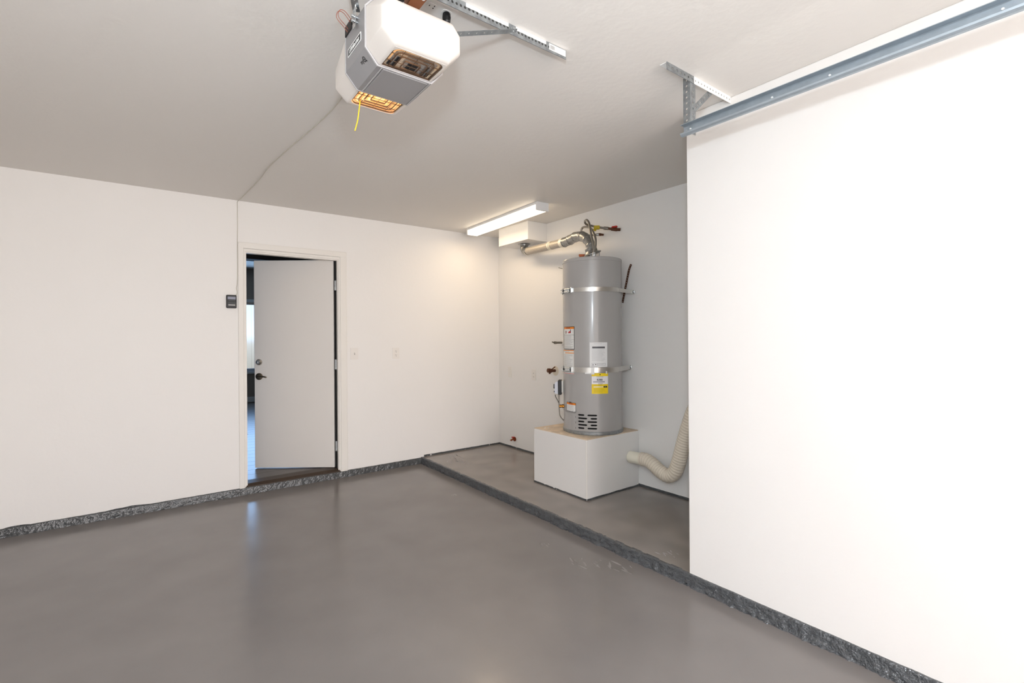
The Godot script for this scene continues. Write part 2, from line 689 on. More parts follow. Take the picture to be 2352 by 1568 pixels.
func scuffs() -> void:   # pale dried brush marks on floor and slab
	for c in [[2.02, -2.06, 0.0, 0.10, "floor"], [2.20, -1.86, 0.0, 0.12, "floor"], [2.12, -1.96, 0.0, 0.08, "floor"], [2.02, -2.35, 0.0, 0.06, "floor"], [2.05, -3.6, 0.0, 0.05, "floor"],
			[2.60, -4.48, SLAB, 0.16, "floor_001"], [2.55, -4.25, SLAB, 0.12, "floor_001"], [2.50, -4.38, SLAB, 0.12, "floor_001"], [2.42, -1.72, SLAB, 0.08, "floor_001"]]:
		var st := mb()
		for k in 7:
			var l: float = c[3] * (0.25 + 0.5 * rng.randf())
			var a := rng.randf_range(-0.5, 0.5) + 1.9
			var p := Vector2(c[0] + rng.randf_range(-0.6, 0.6) * c[3], c[1] + rng.randf_range(-0.6, 0.6) * c[3])
			var poly := PackedVector2Array()
			for i in 8:
				var t := TAU * i / 8.0
				poly.append(p + (Vector2(cos(t) * l * 0.5, sin(t) * l * (0.05 + 0.06 * rng.randf()))).rotated(a))
			prism(st, poly, Transform3D(Basis(Vector3.RIGHT, Vector3.BACK, Vector3.DOWN), Vector3(0, c[2] + 0.0003, 0)), 0.0006)
		part("paint_scuff", st, "scuff", get_node(c[4]))


func house_beyond() -> void:
	var z0 := BACK - 0.14
	var root := Node3D.new()
	root.name = numbered("floor")
	add_child(root)
	tag(root, "blue-grey wood plank floor of the room beyond the door", "floor", "", "structure")
	var st := mb()
	span(st, Vector3(-0.8, -0.1, HOUSE), Vector3(3.6, 0.078, z0))
	part("subfloor", st, "plank_2", root)
	var z := z0 - 0.002
	var row := 0
	while z - 0.176 > HOUSE:
		var x := -0.6 - rng.randf() * 0.8
		while x < 3.0:
			var l := 1.2 + rng.randf() * 0.5
			if x + l > 0.1:
				st = mb()
				span(st, Vector3(maxf(x, -0.6), 0.076, z - 0.174), Vector3(minf(x + l, 3.4) - 0.002, 0.085, z), 0.0012)
				part("plank", st, "plank_%d" % (rng.randi() % 3), root)
			x += l
		z -= 0.176
		row += 1
	st = mb()
	span(st, Vector3(-0.8, 2.74, HOUSE - 0.15), Vector3(3.6, 2.86, z0))
	struct("ceiling", st, "popcorn", "white popcorn ceiling of the room beyond the door", "ceiling")
	# the far wall with its window
	st = mb()
	var w0 := Vector3(0.55, 0.70, 0)
	var w1 := Vector3(2.45, 2.075, 0)
	var zb := HOUSE - 0.15
	span(st, Vector3(-0.8, 0, zb), Vector3(w0.x, 2.8, HOUSE))
	span(st, Vector3(w1.x, 0, zb), Vector3(3.6, 2.8, HOUSE))
	span(st, Vector3(w0.x, 0, zb), Vector3(w1.x, w0.y, HOUSE))
	span(st, Vector3(w0.x, w1.y, zb), Vector3(w1.x, 2.8, HOUSE))
	struct("wall_far", st, "house_wall", "grey far wall with a window in the room beyond the door", "wall")
	for s in [[-0.8, "wall_house_left", "left"], [3.6, "wall_house_right", "right"]]:
		st = mb()
		span(st, Vector3(s[0] - 0.06, 0, zb), Vector3(s[0] + 0.06, 2.8, z0))
		struct(s[1], st, "house_wall", "grey wall on the %s of the room beyond the door" % s[2], "wall")
	st = mb()
	span(st, Vector3(-0.74, 2.292, -6.62), Vector3(3.54, 2.74, -6.42), 0.004)
	struct("trim_5", st, "house_soffit", "dark brown header above the passage beyond the door", "header")
	st = mb()
	span(st, Vector3(-0.74, 0.085, HOUSE), Vector3(3.54, 0.19, HOUSE + 0.016), 0.004)
	struct("baseboard_far", st, "house_trim", "white baseboard on the far wall beyond the door", "baseboard")
	var wi := Node3D.new()
	wi.name = "window_1"
	add_child(wi)
	tag(wi, "bright window in the far wall seen past the door edge", "window", "", "structure")
	st = mb()
	for b in [[w0.x, w0.y, w1.x, w0.y + 0.05], [w0.x, w1.y - 0.05, w1.x, w1.y], [w0.x, w0.y, w0.x + 0.05, w1.y], [w1.x - 0.05, w0.y, w1.x, w1.y], [1.66, w0.y, 1.71, w1.y]]:
		span(st, Vector3(b[0], b[1], HOUSE - 0.10), Vector3(b[2], b[3], HOUSE - 0.05), 0.004)
	part("frame", st, "house_trim", wi)
	for b in [[w0.x + 0.05, 1.66], [1.71, w1.x - 0.05]]:
		st = mb()
		span(st, Vector3(b[0], w0.y + 0.05, HOUSE - 0.078), Vector3(b[1], w1.y - 0.05, HOUSE - 0.074))
		part("pane", st, "pane_glass", wi)
	st = mb()
	span(st, Vector3(w0.x - 0.05, w0.y - 0.05, HOUSE), Vector3(w1.x + 0.05, w0.y, HOUSE + 0.05), 0.006)
	part("sill", st, "house_trim", wi)
	# vertical blind, its vanes turned open
	var bl := thing("vertical_blind", "white vertical blind with open vanes in the window beyond the door", "blind", Vector3(1.5, w0.y, HOUSE))
	st = mb()
	span(st, Vector3(w0.x, w1.y - 0.01, HOUSE + 0.008), Vector3(w1.x, w1.y + 0.05, HOUSE + 0.06), 0.005)
	part("head_rail", st, "house_trim", bl)
	for k in 21:
		st = mb()
		box(st, Vector3(w0.x + 0.05 + 0.09 * k, (w0.y + w1.y) / 2 + 0.02, HOUSE + 0.035), Vector3(0.088, w1.y - w0.y - 0.05, 0.0015), 0.0, Basis(Vector3.UP, 1.42))
		part("vane", st, "blind_vane", bl)


func door() -> void:
	var root := Node3D.new()
	root.name = "door_1"
	add_child(root)
	tag(root, "plain white door standing half open in the back wall", "door", "", "structure")
	# casing: flat boards round the opening
	var st := mb()
	var z1 := BACK + 0.014
	span(st, Vector3(0.598, 0.056, BACK), Vector3(0.640, 2.178, z1), 0.004)
	part("casing", st, "trim_paint", root)
	st = mb()
	span(st, Vector3(1.460, 0.056, BACK), Vector3(1.522, 2.178, z1), 0.004)
	part("casing", st, "trim_paint", root)
	st = mb()
	span(st, Vector3(0.598, 2.126, BACK), Vector3(1.522, 2.178, z1 + 0.001), 0.004)
	part("casing", st, "trim_paint", root)
	# jamb with its stop
	st = mb()
	var zf := BACK + 0.006
	var zr := BACK - 0.146
	for b in [[0.632, 0.055, 0.652, 2.104, zr], [1.448, 0.055, 1.468, 2.104, zr], [0.632, 2.104, 1.468, 2.124, zr]]:
		span(st, Vector3(b[0], b[1], b[4]), Vector3(b[2], b[3], zf))
	for b in [[0.652, 0.07, 0.662, 2.092], [1.438, 0.07, 1.448, 2.092], [0.652, 2.092, 1.448, 2.104]]:
		span(st, Vector3(b[0], b[1], BACK - 0.040), Vector3(b[2], b[3], BACK - 0.004))
	part("jamb", st, "trim_paint", root)
	st = mb()
	span(st, Vector3(1.423, 0.09, BACK - 0.056), Vector3(1.448, 2.104, BACK - 0.041), 0.003)
	part("weather_seal", st, "hole_black", root)
	# threshold
	st = mb()
	prism(st, PackedVector2Array([Vector2(0, 0.058), Vector2(0, 0.066), Vector2(0.03, 0.084), Vector2(0.12, 0.090), Vector2(0.15, 0.084), Vector2(0.15, 0.058)]), Transform3D(Basis(Vector3.BACK * -1.0, Vector3.UP, Vector3.RIGHT), Vector3(0.645, 0, BACK + 0.008)), 0.81)
	part("threshold", st, "threshold_bronze", root)
	# the leaf, hinged on the right and swung into the house
	var hinge := Vector3(1.416, 0.0, BACK - 0.058)
	var turn := Basis(Vector3.UP, -0.643)   # from the hinge, -x of this basis runs along the leaf
	var lx := turn * Vector3.LEFT
	var ln := turn * Vector3.BACK            # the garage side of the leaf
	st = mb()
	var w := 0.772
	box(st, hinge + lx * (w / 2) - ln * 0.022 + Vector3.UP * 1.0975, Vector3(w, 2.012, 0.044), 0.003, turn)
	var leaf := part("leaf", st, "door_paint", root)
	var face := hinge
	var fb := Basis(ln.cross(Vector3.UP) * 1.0, ln, Vector3.ZERO)
	var xb := turn * Basis(Vector3.RIGHT, PI / 2)   # lathe axis along the leaf normal
	st = mb()
	var dz := hinge + lx * 0.725 + Vector3.UP * 1.117
	lathe(st, dz, [[0.031, 0.0], [0.031, 0.006], [0.026, 0.014], [0.019, 0.022], [0.017, 0.026], [0.0, 0.026]], 24, xb)
	box(st, dz + ln * 0.028, Vector3(0.004, 0.018, 0.004), 0.001, turn)
	part("deadbolt", st, "chrome", leaf)
	st = mb()
	var dh := hinge + lx * 0.725 + Vector3.UP * 0.978
	lathe(st, dh, [[0.034, 0.0], [0.034, 0.004], [0.030, 0.011], [0.016, 0.015], [0.012, 0.020], [0.011, 0.045], [0.0, 0.047]], 24, xb)
	var lev := []
	for p in [[0.0, 0.0, 0.042], [0.018, 0.002, 0.047], [0.045, 0.004, 0.048], [0.072, 0.000, 0.048], [0.094, -0.006, 0.046]]:
		lev.append(dh - lx * p[0] + Vector3.UP * p[1] + ln * p[2])
	sweep(st, smooth(lev, 5), [0.010, 0.010, 0.0098, 0.0095, 0.0092, 0.009, 0.0088, 0.0085, 0.0083, 0.008, 0.0079, 0.0078, 0.0077, 0.0076, 0.0075, 0.0074, 0.0073, 0.0072, 0.007, 0.0066, 0.005], 10)
	part("lever_handle", st, "bronze", leaf)
	for y in [0.30, 1.09, 1.855]:
		st = mb()
		box(st, hinge + Vector3(0.016, y, 0.019), Vector3(0.022, 0.095, 0.004), 0.0)
		rod(st, hinge + Vector3(0.010, y - 0.046, -0.030), hinge + Vector3(0.010, y + 0.046, -0.030), 0.007, 10)
		part("hinge", st, "galvanized", root)


# ------------------------------------------------------------------ garage door opener
func lens_shape(z_in: float, z_out: float) -> SurfaceTool:
	# white moulded light cover: octagonal sections that round over towards the outer face; its bottom is open for the grille
	var st := mb()
	var sg := signf(z_out - z_in)
	var len := absf(z_out - z_in)
	var rows := []
	var zs := [0.0, 0.5, 1.0]
	var steps := [0.0, 0.25, 0.5, 0.80, 0.85, 0.89, 0.93, 0.96, 0.98, 0.992, 1.0]
	for f in steps:
		var shrink := 0.0
		if f > 0.80:
			var g: float = (f - 0.80) / 0.20
			shrink = 0.028 * (1.0 - sqrt(maxf(0.0, 1.0 - g * g)))
		var top: float = lerpf(2.437, 2.360, f) - shrink
		var bot: float = 2.232 + shrink
		var xl: float = 0.553 + shrink
		var xr: float = 0.823 - shrink
		var ch := 0.042 - shrink * 0.6
		var tc := 0.034 - shrink * 0.6
		var oc := PackedVector2Array()
		var corners := [Vector2(xl + ch, bot), Vector2(xr - ch, bot), Vector2(xr, bot + ch), Vector2(xr, top - tc), Vector2(xr - tc * 0.85, top), Vector2(xl + tc * 0.85, top), Vector2(xl, top - tc), Vector2(xl, bot + ch)]
		for i in 8:   # each corner eased by three points
			var c: Vector2 = corners[i]
			var pv: Vector2 = corners[(i + 7) % 8]
			var nx: Vector2 = corners[(i + 1) % 8]
			var a := c.move_toward(pv, 0.004)
			var b := c.move_toward(nx, 0.004)
			oc.append(a)
			oc.append((a + c * 2.0 + b) / 4.0)
			oc.append(b)
		var row := PackedVector3Array()
		for p in oc:
			row.append(Vector3(p.x, p.y, z_in + sg * len * f))
		rows.append(row)
	st.set_smooth_group(0)
	var n: int = rows[0].size()
	for i in steps.size() - 1:
		for k in n:
			if k == 2 and steps[i + 1] <= 0.801:   # the bottom, left open
				continue
			var l: int = (k + 1) % n
			var mid := Vector3(0.688, 2.33, rows[i][0].z)
			out4(st, rows[i][k], rows[i][l], rows[i + 1][l], rows[i + 1][k], mid)
	st.set_smooth_group(-1)
	var cen := Vector3(0.688, 2.31, z_out)
	for k in n:
		out3(st, cen, rows[-1][k], rows[-1][(k + 1) % n], Vector3(0.688, 2.31, z_in))
	return st


func opener() -> void:
	var o := thing("garage_door_opener", "white and grey garage door opener with lit amber grilles hanging from the ceiling", "door opener", Vector3(0.685, 2.225, -1.60))
	# grey central cover: an octagonal band from the left face over the bottom to the right face
	var prof := PackedVector2Array([Vector2(0.590, 2.225), Vector2(0.783, 2.225), Vector2(0.826, 2.272), Vector2(0.826, 2.404), Vector2(0.796, 2.440), Vector2(0.580, 2.440), Vector2(0.550, 2.404), Vector2(0.550, 2.272)])
	var st := mb()
	var xf := Transform3D(Basis.IDENTITY, Vector3(0, 0, -1.694))
	prism(st, prof, xf, 0.190)
	var cover := part("grey_cover", st, "opener_grey", o)
	# light rims where the cover meets the two lenses
	for z in [-1.6965, -1.5065]:
		st = mb()
		var inn := PackedVector2Array()
		var ou := PackedVector2Array()
		for p in prof:
			inn.append(p + (Vector2(0.688, 2.33) - p) * 0.02)
			ou.append(p + (p - Vector2(0.688, 2.33)).normalized() * 0.0016)
		band(st, ou, inn, Transform3D(Basis.IDENTITY, Vector3(0, 0, z)), 0.005)
		part("rim", st, "opener_trim", cover)
	# raised bottom panel with its edges
	st = mb()
	span(st, Vector3(0.612, 2.2215, -1.689), Vector3(0.772, 2.226, -1.5085), 0.0015)
	part("bottom_panel", st, "opener_grey", cover)
	for x in [0.606, 0.777]:
		st = mb()
		span(st, Vector3(x - 0.0015, 2.2225, -1.69), Vector3(x + 0.0015, 2.226, -1.507))
		part("panel_edge", st, "opener_trim", cover)
	# name plate on the left face, read from the left
	var fl := Basis(Vector3.BACK, Vector3.UP, Vector3.LEFT)
	st = mb()
	prism(st, rounded(0.122, 0.0225, 0.002, 2), Transform3D(fl, Vector3(0.5495, 2.3245, -1.602)), 0.0012)
	var np := part("name_plate", st, "black", o)
	st = mb()
	band(st, rounded(0.128, 0.0285, 0.003, 2), rounded(0.1215, 0.022, 0.002, 2), Transform3D(fl, Vector3(0.5495, 2.3245, -1.602)), 0.0014)
	part("border", st, "white_mark", np)
	var tx := lettering("lettering", "LiftMaster", 0.0125, "white_mark", Transform3D(fl, Vector3(0.548, 2.3245, -1.602)), np)
	tx.scale.x = 1.12
	# small mark on the sloping edge below it
	var down := Vector3(-0.047, -0.040, 0).normalized()
	var slope := Basis(Vector3.BACK, Vector3(-0.040, 0.047, 0).normalized(), down)
	var mk := Vector3(0.563, 2.2567, -1.556) + down * 0.0004
	lettering("mark_lettering", "my", 0.0105, "dark_steel", Transform3D(slope, mk + Vector3(0, 0, -0.012)), cover, false)
	st = mb()
	band(st, rounded(0.017, 0.017, 0.0085, 5), rounded(0.0125, 0.0125, 0.0062, 5), Transform3D(slope, mk + Vector3(0, 0, 0.009)), 0.0008)
	prism(st, rounded(0.005, 0.005, 0.0025, 3), Transform3D(slope, mk + Vector3(0, 0, 0.009)), 0.0008)
	prism(st, PackedVector2Array([Vector2(0.004, -0.006), Vector2(0.006, -0.004), Vector2(0.011, -0.009), Vector2(0.009, -0.011)]), Transform3D(slope, mk + Vector3(0, 0, 0.009)), 0.0008)
	part("round_mark", st, "dark_steel", cover)
	# the two lenses with their grilles
	for s in [[-1.5055, -1.353], [-1.6955, -1.848]]:
		var near: bool = s[1] > -1.5
		st = lens_shape(s[0], s[1])
		var lens := part("light_lens", st, "lens_plastic", o)
		var zi: float = s[0]
		var sg: float = signf(s[1] - s[0])
		var zc: float = (zi + zi + sg * 0.1215) / 2.0
		# the white sheet round the grille, with its rounded outer corners
		var flat := Transform3D(Basis(Vector3.RIGHT * sg, Vector3.BACK * sg, Vector3.DOWN), Vector3(0.688, 2.2324, zi))
		st = mb()
		band(st, u_shape(0.1780, 0.0, 0.1235, 0.001), u_shape(0.172, 0.002, 0.119, 0.026), flat, 0.0008)
		part("grille_surround", st, "lens_plastic", lens)
		# cavity: a warm reflecting box open to below
		st = mb()
		var c0 := Vector3(0.604, 2.234, zc - 0.0605)
		var c1 := Vector3(0.772, 2.300, zc + 0.0605)
		span(st, Vector3(c0.x, c1.y, c0.z), Vector3(c1.x, c1.y + 0.004, c1.z))
		span(st, Vector3(c0.x - 0.003, c0.y, c0.z), Vector3(c0.x, c1.y, c1.z))
		span(st, Vector3(c1.x, c0.y, c0.z), Vector3(c1.x + 0.003, c1.y, c1.z))
		span(st, Vector3(c0.x, c0.y, c0.z - 0.003), Vector3(c1.x, c1.y, c0.z))
		span(st, Vector3(c0.x, c0.y, c1.z), Vector3(c1.x, c1.y, c1.z + 0.003))
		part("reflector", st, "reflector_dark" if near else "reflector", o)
		# bulb
		var bp := Vector3(0.642, 2.276, zc + 0.030) if near else Vector3(0.680, 2.272, zc + 0.012)
		st = mb()
		lathe(st, bp, [[0.0, -0.026], [0.010, -0.024], [0.017, -0.017], [0.0195, -0.006], [0.0185, 0.004], [0.014, 0.016], [0.011, 0.026], [0.0, 0.026]], 16, Basis(Vector3.BACK, PI / 2))
		part("bulb", st, "bulb_glow", o)
		var li := OmniLight3D.new()
		li.name = "bulb_light"
		li.position = bp - o.position
		li.light_color = Color(1.0, 0.86, 0.68)
		li.light_energy = 0.006 if near else 0.016
		li.light_size = 0.012
		li.omni_range = 12.0
		li.omni_attenuation = 2.0
		li.shadow_enabled = true
		o.add_child(li)
		# grille: nested frosted ridges with dark edges, and cross bars, in clear amber plastic
		var up := Transform3D(flat.basis, Vector3(0.688, 2.2385, zi))
		for k in 4:
			var i0 := 0.0025 + 0.0185 * k
			var rd := maxf(0.024 - 0.007 * k, 0.003)
			st = mb()
			band(st, u_shape(0.172 - 2.0 * i0, 0.002 + i0 * 0.25, 0.119 - i0, rd), u_shape(0.172 - 2.0 * i0 - 0.0020, 0.0030 + i0 * 0.25, 0.119 - i0 - 0.0010, maxf(rd - 0.002, 0.001)), up, 0.005)
			part("grille_frame", st, "grille_brown", lens)
			if not near or k == 0:
				st = mb()
				var i1 := i0 + 0.004
				band(st, u_shape(0.172 - 2.0 * i1, 0.004 + i1 * 0.25, 0.119 - i1, rd), u_shape(0.172 - 2.0 * i1 - 0.013, 0.006 + i1 * 0.25, 0.119 - i1 - 0.0065, maxf(rd - 0.004, 0.001)), up, 0.001)
				part("grille_ridge", st, "grille_amber", lens)
		for b in [-0.050, 0.0, 0.050]:
			st = mb()
			span(st, Vector3(0.688 + b, 2.2345, zc - 0.056), Vector3(0.688 + b + 0.0010, 2.2355, zc + 0.056))
			part("grille_bar", st, "grille_brown", lens)
		for b in [-0.022, 0.020]:
			st = mb()
			span(st, Vector3(0.606, 2.2345, zc + b), Vector3(0.770, 2.2365, zc + b + 0.0010))
			part("grille_bar", st, "grille_brown", lens)
		if near:   # dark vents of the motor side
			for b in [[-0.056, 0.012, 0.016], [-0.012, 0.036, 0.0], [0.046, 0.012, 0.016], [-0.076, 0.012, -0.012], [0.062, 0.012, -0.016]]:
				st = mb()
				span(st, Vector3(0.688 + b[0], 2.238, zc - 0.056), Vector3(0.688 + b[0] + b[1], 2.266, zc - 0.010 + b[2]), 0.002)
				part("vent_block", st, "soft_black", lens)
		st = mb()
		span(st, Vector3(0.605, 2.2392, zc - 0.0585), Vector3(0.771, 2.2400, zc + 0.0575))
		part("amber_cover", st, "amber_pane", lens)
	# steel chassis on top
	st = mb()
	span(st, Vector3(0.590, 2.438, -1.70), Vector3(0.80, 2.452, -1.53), 0.002)
	part("chassis", st, "dark_steel", o)
	st = mb()
	span(st, Vector3(0.546, 2.392, -1.690), Vector3(0.560, 2.428, -1.625), 0.002)
	part("chassis_side", st, "dark_steel", o)
	# rail towards the garage door, with its bolts and chain
	st = mb()
	var z0 := -1.44
	var z1 := FRONT - 0.02
	span(st, Vector3(0.655, 2.402, z0), Vector3(0.697, 2.405, z1))
	span(st, Vector3(0.655, 2.402, z0), Vector3(0.658, 2.428, z1))
	span(st, Vector3(0.694, 2.402, z0), Vector3(0.697, 2.428, z1))
	var rail := part("rail", st, "rail_copper", o)
	for z in [-1.345, -1.22]:
		st = mb()
		rod(st, Vector3(0.676, 2.384, z), Vector3(0.676, 2.405, z), 0.006, 8)
		box(st, Vector3(0.676, 2.396, z), Vector3(0.014, 0.005, 0.014), 0.002)
		part("bolt", st, "zinc", rail)
	st = mb()
	var z := z0
	while z < -0.9:
		box(st, Vector3(0.640, 2.410, z), Vector3(0.004, 0.009, 0.010), 0.001)
		rod(st, Vector3(0.635, 2.410, z + 0.0065), Vector3(0.646, 2.410, z + 0.0065), 0.0032, 6)
		z += 0.013
	span(st, Vector3(0.632, 2.418, z0), Vector3(0.650, 2.420, -0.9))
	part("chain", st, "dark_steel", o).set_meta("kind", "stuff")
	# yellow wire hanging from the far grille
	st = mb()
	sweep(st, smooth([Vector3(0.632, 2.245, -1.785), Vector3(0.632, 2.230, -1.787), Vector3(0.628, 2.19, -1.79), Vector3(0.625, 2.16, -1.795), Vector3(0.617, 2.124, -1.80)]), 0.0022, 6)
	part("yellow_wire", st, "yellow_wire", o)
	# thin copper wires looping at the back
	for k in 2:
		st = mb()
		var d := Vector3(0.004 * k, 0.003 * k, 0.006 * k)
		sweep(st, smooth([Vector3(0.548, 2.395, -1.66) + d, Vector3(0.532, 2.415, -1.665) + d, Vector3(0.512, 2.437, -1.668) + d, Vector3(0.513, 2.452, -1.655) + d, Vector3(0.528, 2.447, -1.645) + d, Vector3(0.545, 2.415, -1.63) + d]), 0.0011, 5)
		part("copper_wire", st, "copper_wire", o)


func opener_hanging() -> void:
	# the slotted angle on the ceiling
	var a := thing("slotted_angle", "long perforated steel angle across the ceiling above the door opener", "bracket", Vector3(0.8, CEIL, -1.465))
	var st := mb()
	var x0 := 0.22
	var x1 := 1.385
	var zf := -1.462
	holed(st, Vector3(x0, CEIL - 0.038, zf), Vector3.RIGHT, Vector3.UP, x1 - x0, 0.038, 0.0022, 68, 0.0050)
	var fr := part("front_flange", st, "galvanized", a)
	st = mb()
	span(st, Vector3(x0, CEIL - 0.0022, zf - 0.036), Vector3(x1, CEIL, zf - 0.001))
	part("top_flange", st, "galvanized", a)
	# splashes of ceiling paint and a paper sticker on it
	var fx := Transform3D(Basis.IDENTITY, Vector3(0, 0, zf + 0.0012))
	for s in [[0.900, 1.088, 0.0150], [1.123, 1.275, 0.0140]]:
		st = mb()
		var poly := PackedVector2Array([Vector2(s[0], CEIL - 0.001), Vector2(s[1], CEIL - 0.001)])
		for k in 15:
			var f := 1.0 - k / 14.0
			poly.append(Vector2(lerpf(s[0], s[1], f), CEIL - s[2] - 0.0025 * noise.get_noise_1d(k * 5.3 + s[0] * 70)))
		prism(st, poly, fx, 0.0006)
		part("paint_splash", st, "white_mark", a)
	st = mb()
	span(st, Vector3(1.292, CEIL - 0.028, zf + 0.001), Vector3(1.382, CEIL - 0.003, zf + 0.0018))
	var sk := part("sticker", st, "white_mark", a)
	st = mb()
	for k in 7:
		span(st, Vector3(1.297 + 0.0036 * k, CEIL - 0.024, zf + 0.0016), Vector3(1.297 + 0.0036 * k + 0.001 + 0.001 * (k % 2), CEIL - 0.008, zf + 0.0022))
	part("bar_code", st, "soft_black", sk)
	st = mb()
	rod(st, Vector3(1.105, CEIL - 0.020, zf - 0.012), Vector3(1.105, CEIL - 0.020, zf + 0.014), 0.0045, 8)
	box(st, Vector3(1.105, CEIL - 0.020, zf + 0.004), Vector3(0.014, 0.014, 0.006), 0.002)
	part("bolt", st, "zinc", a)
	# right strut
	var s1 := thing("hanger_strap", "perforated steel strap from ceiling angle down to the opener's right side", "strap", Vector3(0.84, 2.38, -1.45))
	st = mb()
	var p0 := Vector3(0.812, 2.366, -1.438)
	var p1 := Vector3(1.125, 2.511, -1.467)
	var d := (p1 - p0).normalized()
	holed(st, p0, d, (Vector3(0.0, 0.50, 0.87) - d * d.dot(Vector3(0.0, 0.50, 0.87))).normalized(), p0.distance_to(p1), 0.018, 0.002, 9, 0.0032)
	part("strap", st, "galvanized", s1)
	# left strut: two bent pieces
	var s2 := thing("hanger_strap", "bent steel strap from ceiling angle down to the opener's left side", "strap", Vector3(0.55, 2.38, -1.58))
	st = mb()
	holed(st, Vector3(0.541, 2.366, -1.590), Vector3.UP, Vector3.BACK, 0.070, 0.026, 0.0025, 2, 0.004)
	part("lower_plate", st, "zinc", s2)
	st = mb()
	var b0 := Vector3(0.541, 2.428, -1.590)
	var b1 := Vector3(0.470, 2.500, -1.470)
	d = (b1 - b0).normalized()
	holed(st, b0, d, (Vector3(0.3, 0.2, 0.9) - d * d.dot(Vector3(0.3, 0.2, 0.9))).normalized(), b0.distance_to(b1), 0.024, 0.0025, 6, 0.004)
	part("strap", st, "zinc", s2)
	for y in [2.385, 2.400]:
		st = mb()
		rod(st, Vector3(0.530, y, -1.572), Vector3(0.550, y, -1.572), 0.005, 8)
		part("bolt", st, "zinc", s2)
	# ceiling socket with the opener's plug
	var pl := thing("ceiling_outlet", "white ceiling outlet plate behind the opener's rail", "outlet", Vector3(0.84, CEIL, -1.553))
	st = mb()
	var dn := Basis(Vector3.RIGHT, Vector3.BACK, Vector3.DOWN)
	prism(st, rounded(0.130, 0.080, 0.004, 3), Transform3D(dn, Vector3(0.838, CEIL, -1.553)), 0.006)
	part("cover_plate", st, "plate_plastic", pl)
	for x in [0.806, 0.866]:
		st = mb()
		prism(st, rounded(0.034, 0.028, 0.008, 4), Transform3D(dn, Vector3(x, CEIL - 0.006, -1.540)), 0.002)
		part("receptacle", st, "plate_plastic", pl)
	for q in [[-0.006, 0.008], [0.006, 0.008], [0.0, -0.009]]:
		st = mb()
		span(st, Vector3(0.806 + q[1] - 0.001, CEIL - 0.0085, -1.540 + q[0] - 0.003), Vector3(0.806 + q[1] + 0.002, CEIL - 0.0079, -1.540 + q[0] + 0.003))
		part("socket_slot", st, "hole_black", pl)
	var pg := thing("power_plug", "black power plug in the ceiling outlet beside the opener", "plug", Vector3(0.866, CEIL - 0.05, -1.540))
	st = mb()
	lathe(st, Vector3(0.866, CEIL - 0.060, -1.540), [[0.0, 0.0], [0.006, 0.0], [0.009, 0.012], [0.0135, 0.020], [0.0155, 0.034], [0.014, 0.048], [0.011, 0.0515], [0.0, 0.0515]], 14)
	part("plug_body", st, "black", pg)
	st = mb()
	sweep(st, smooth([Vector3(0.866, CEIL - 0.058, -1.540), Vector3(0.865, CEIL - 0.080, -1.545), Vector3(0.852, CEIL - 0.10, -1.58), Vector3(0.80, 2.448, -1.57), Vector3(0.76, 2.458, -1.57)]), 0.0045, 8)
	part("cord", st, "black", pg)


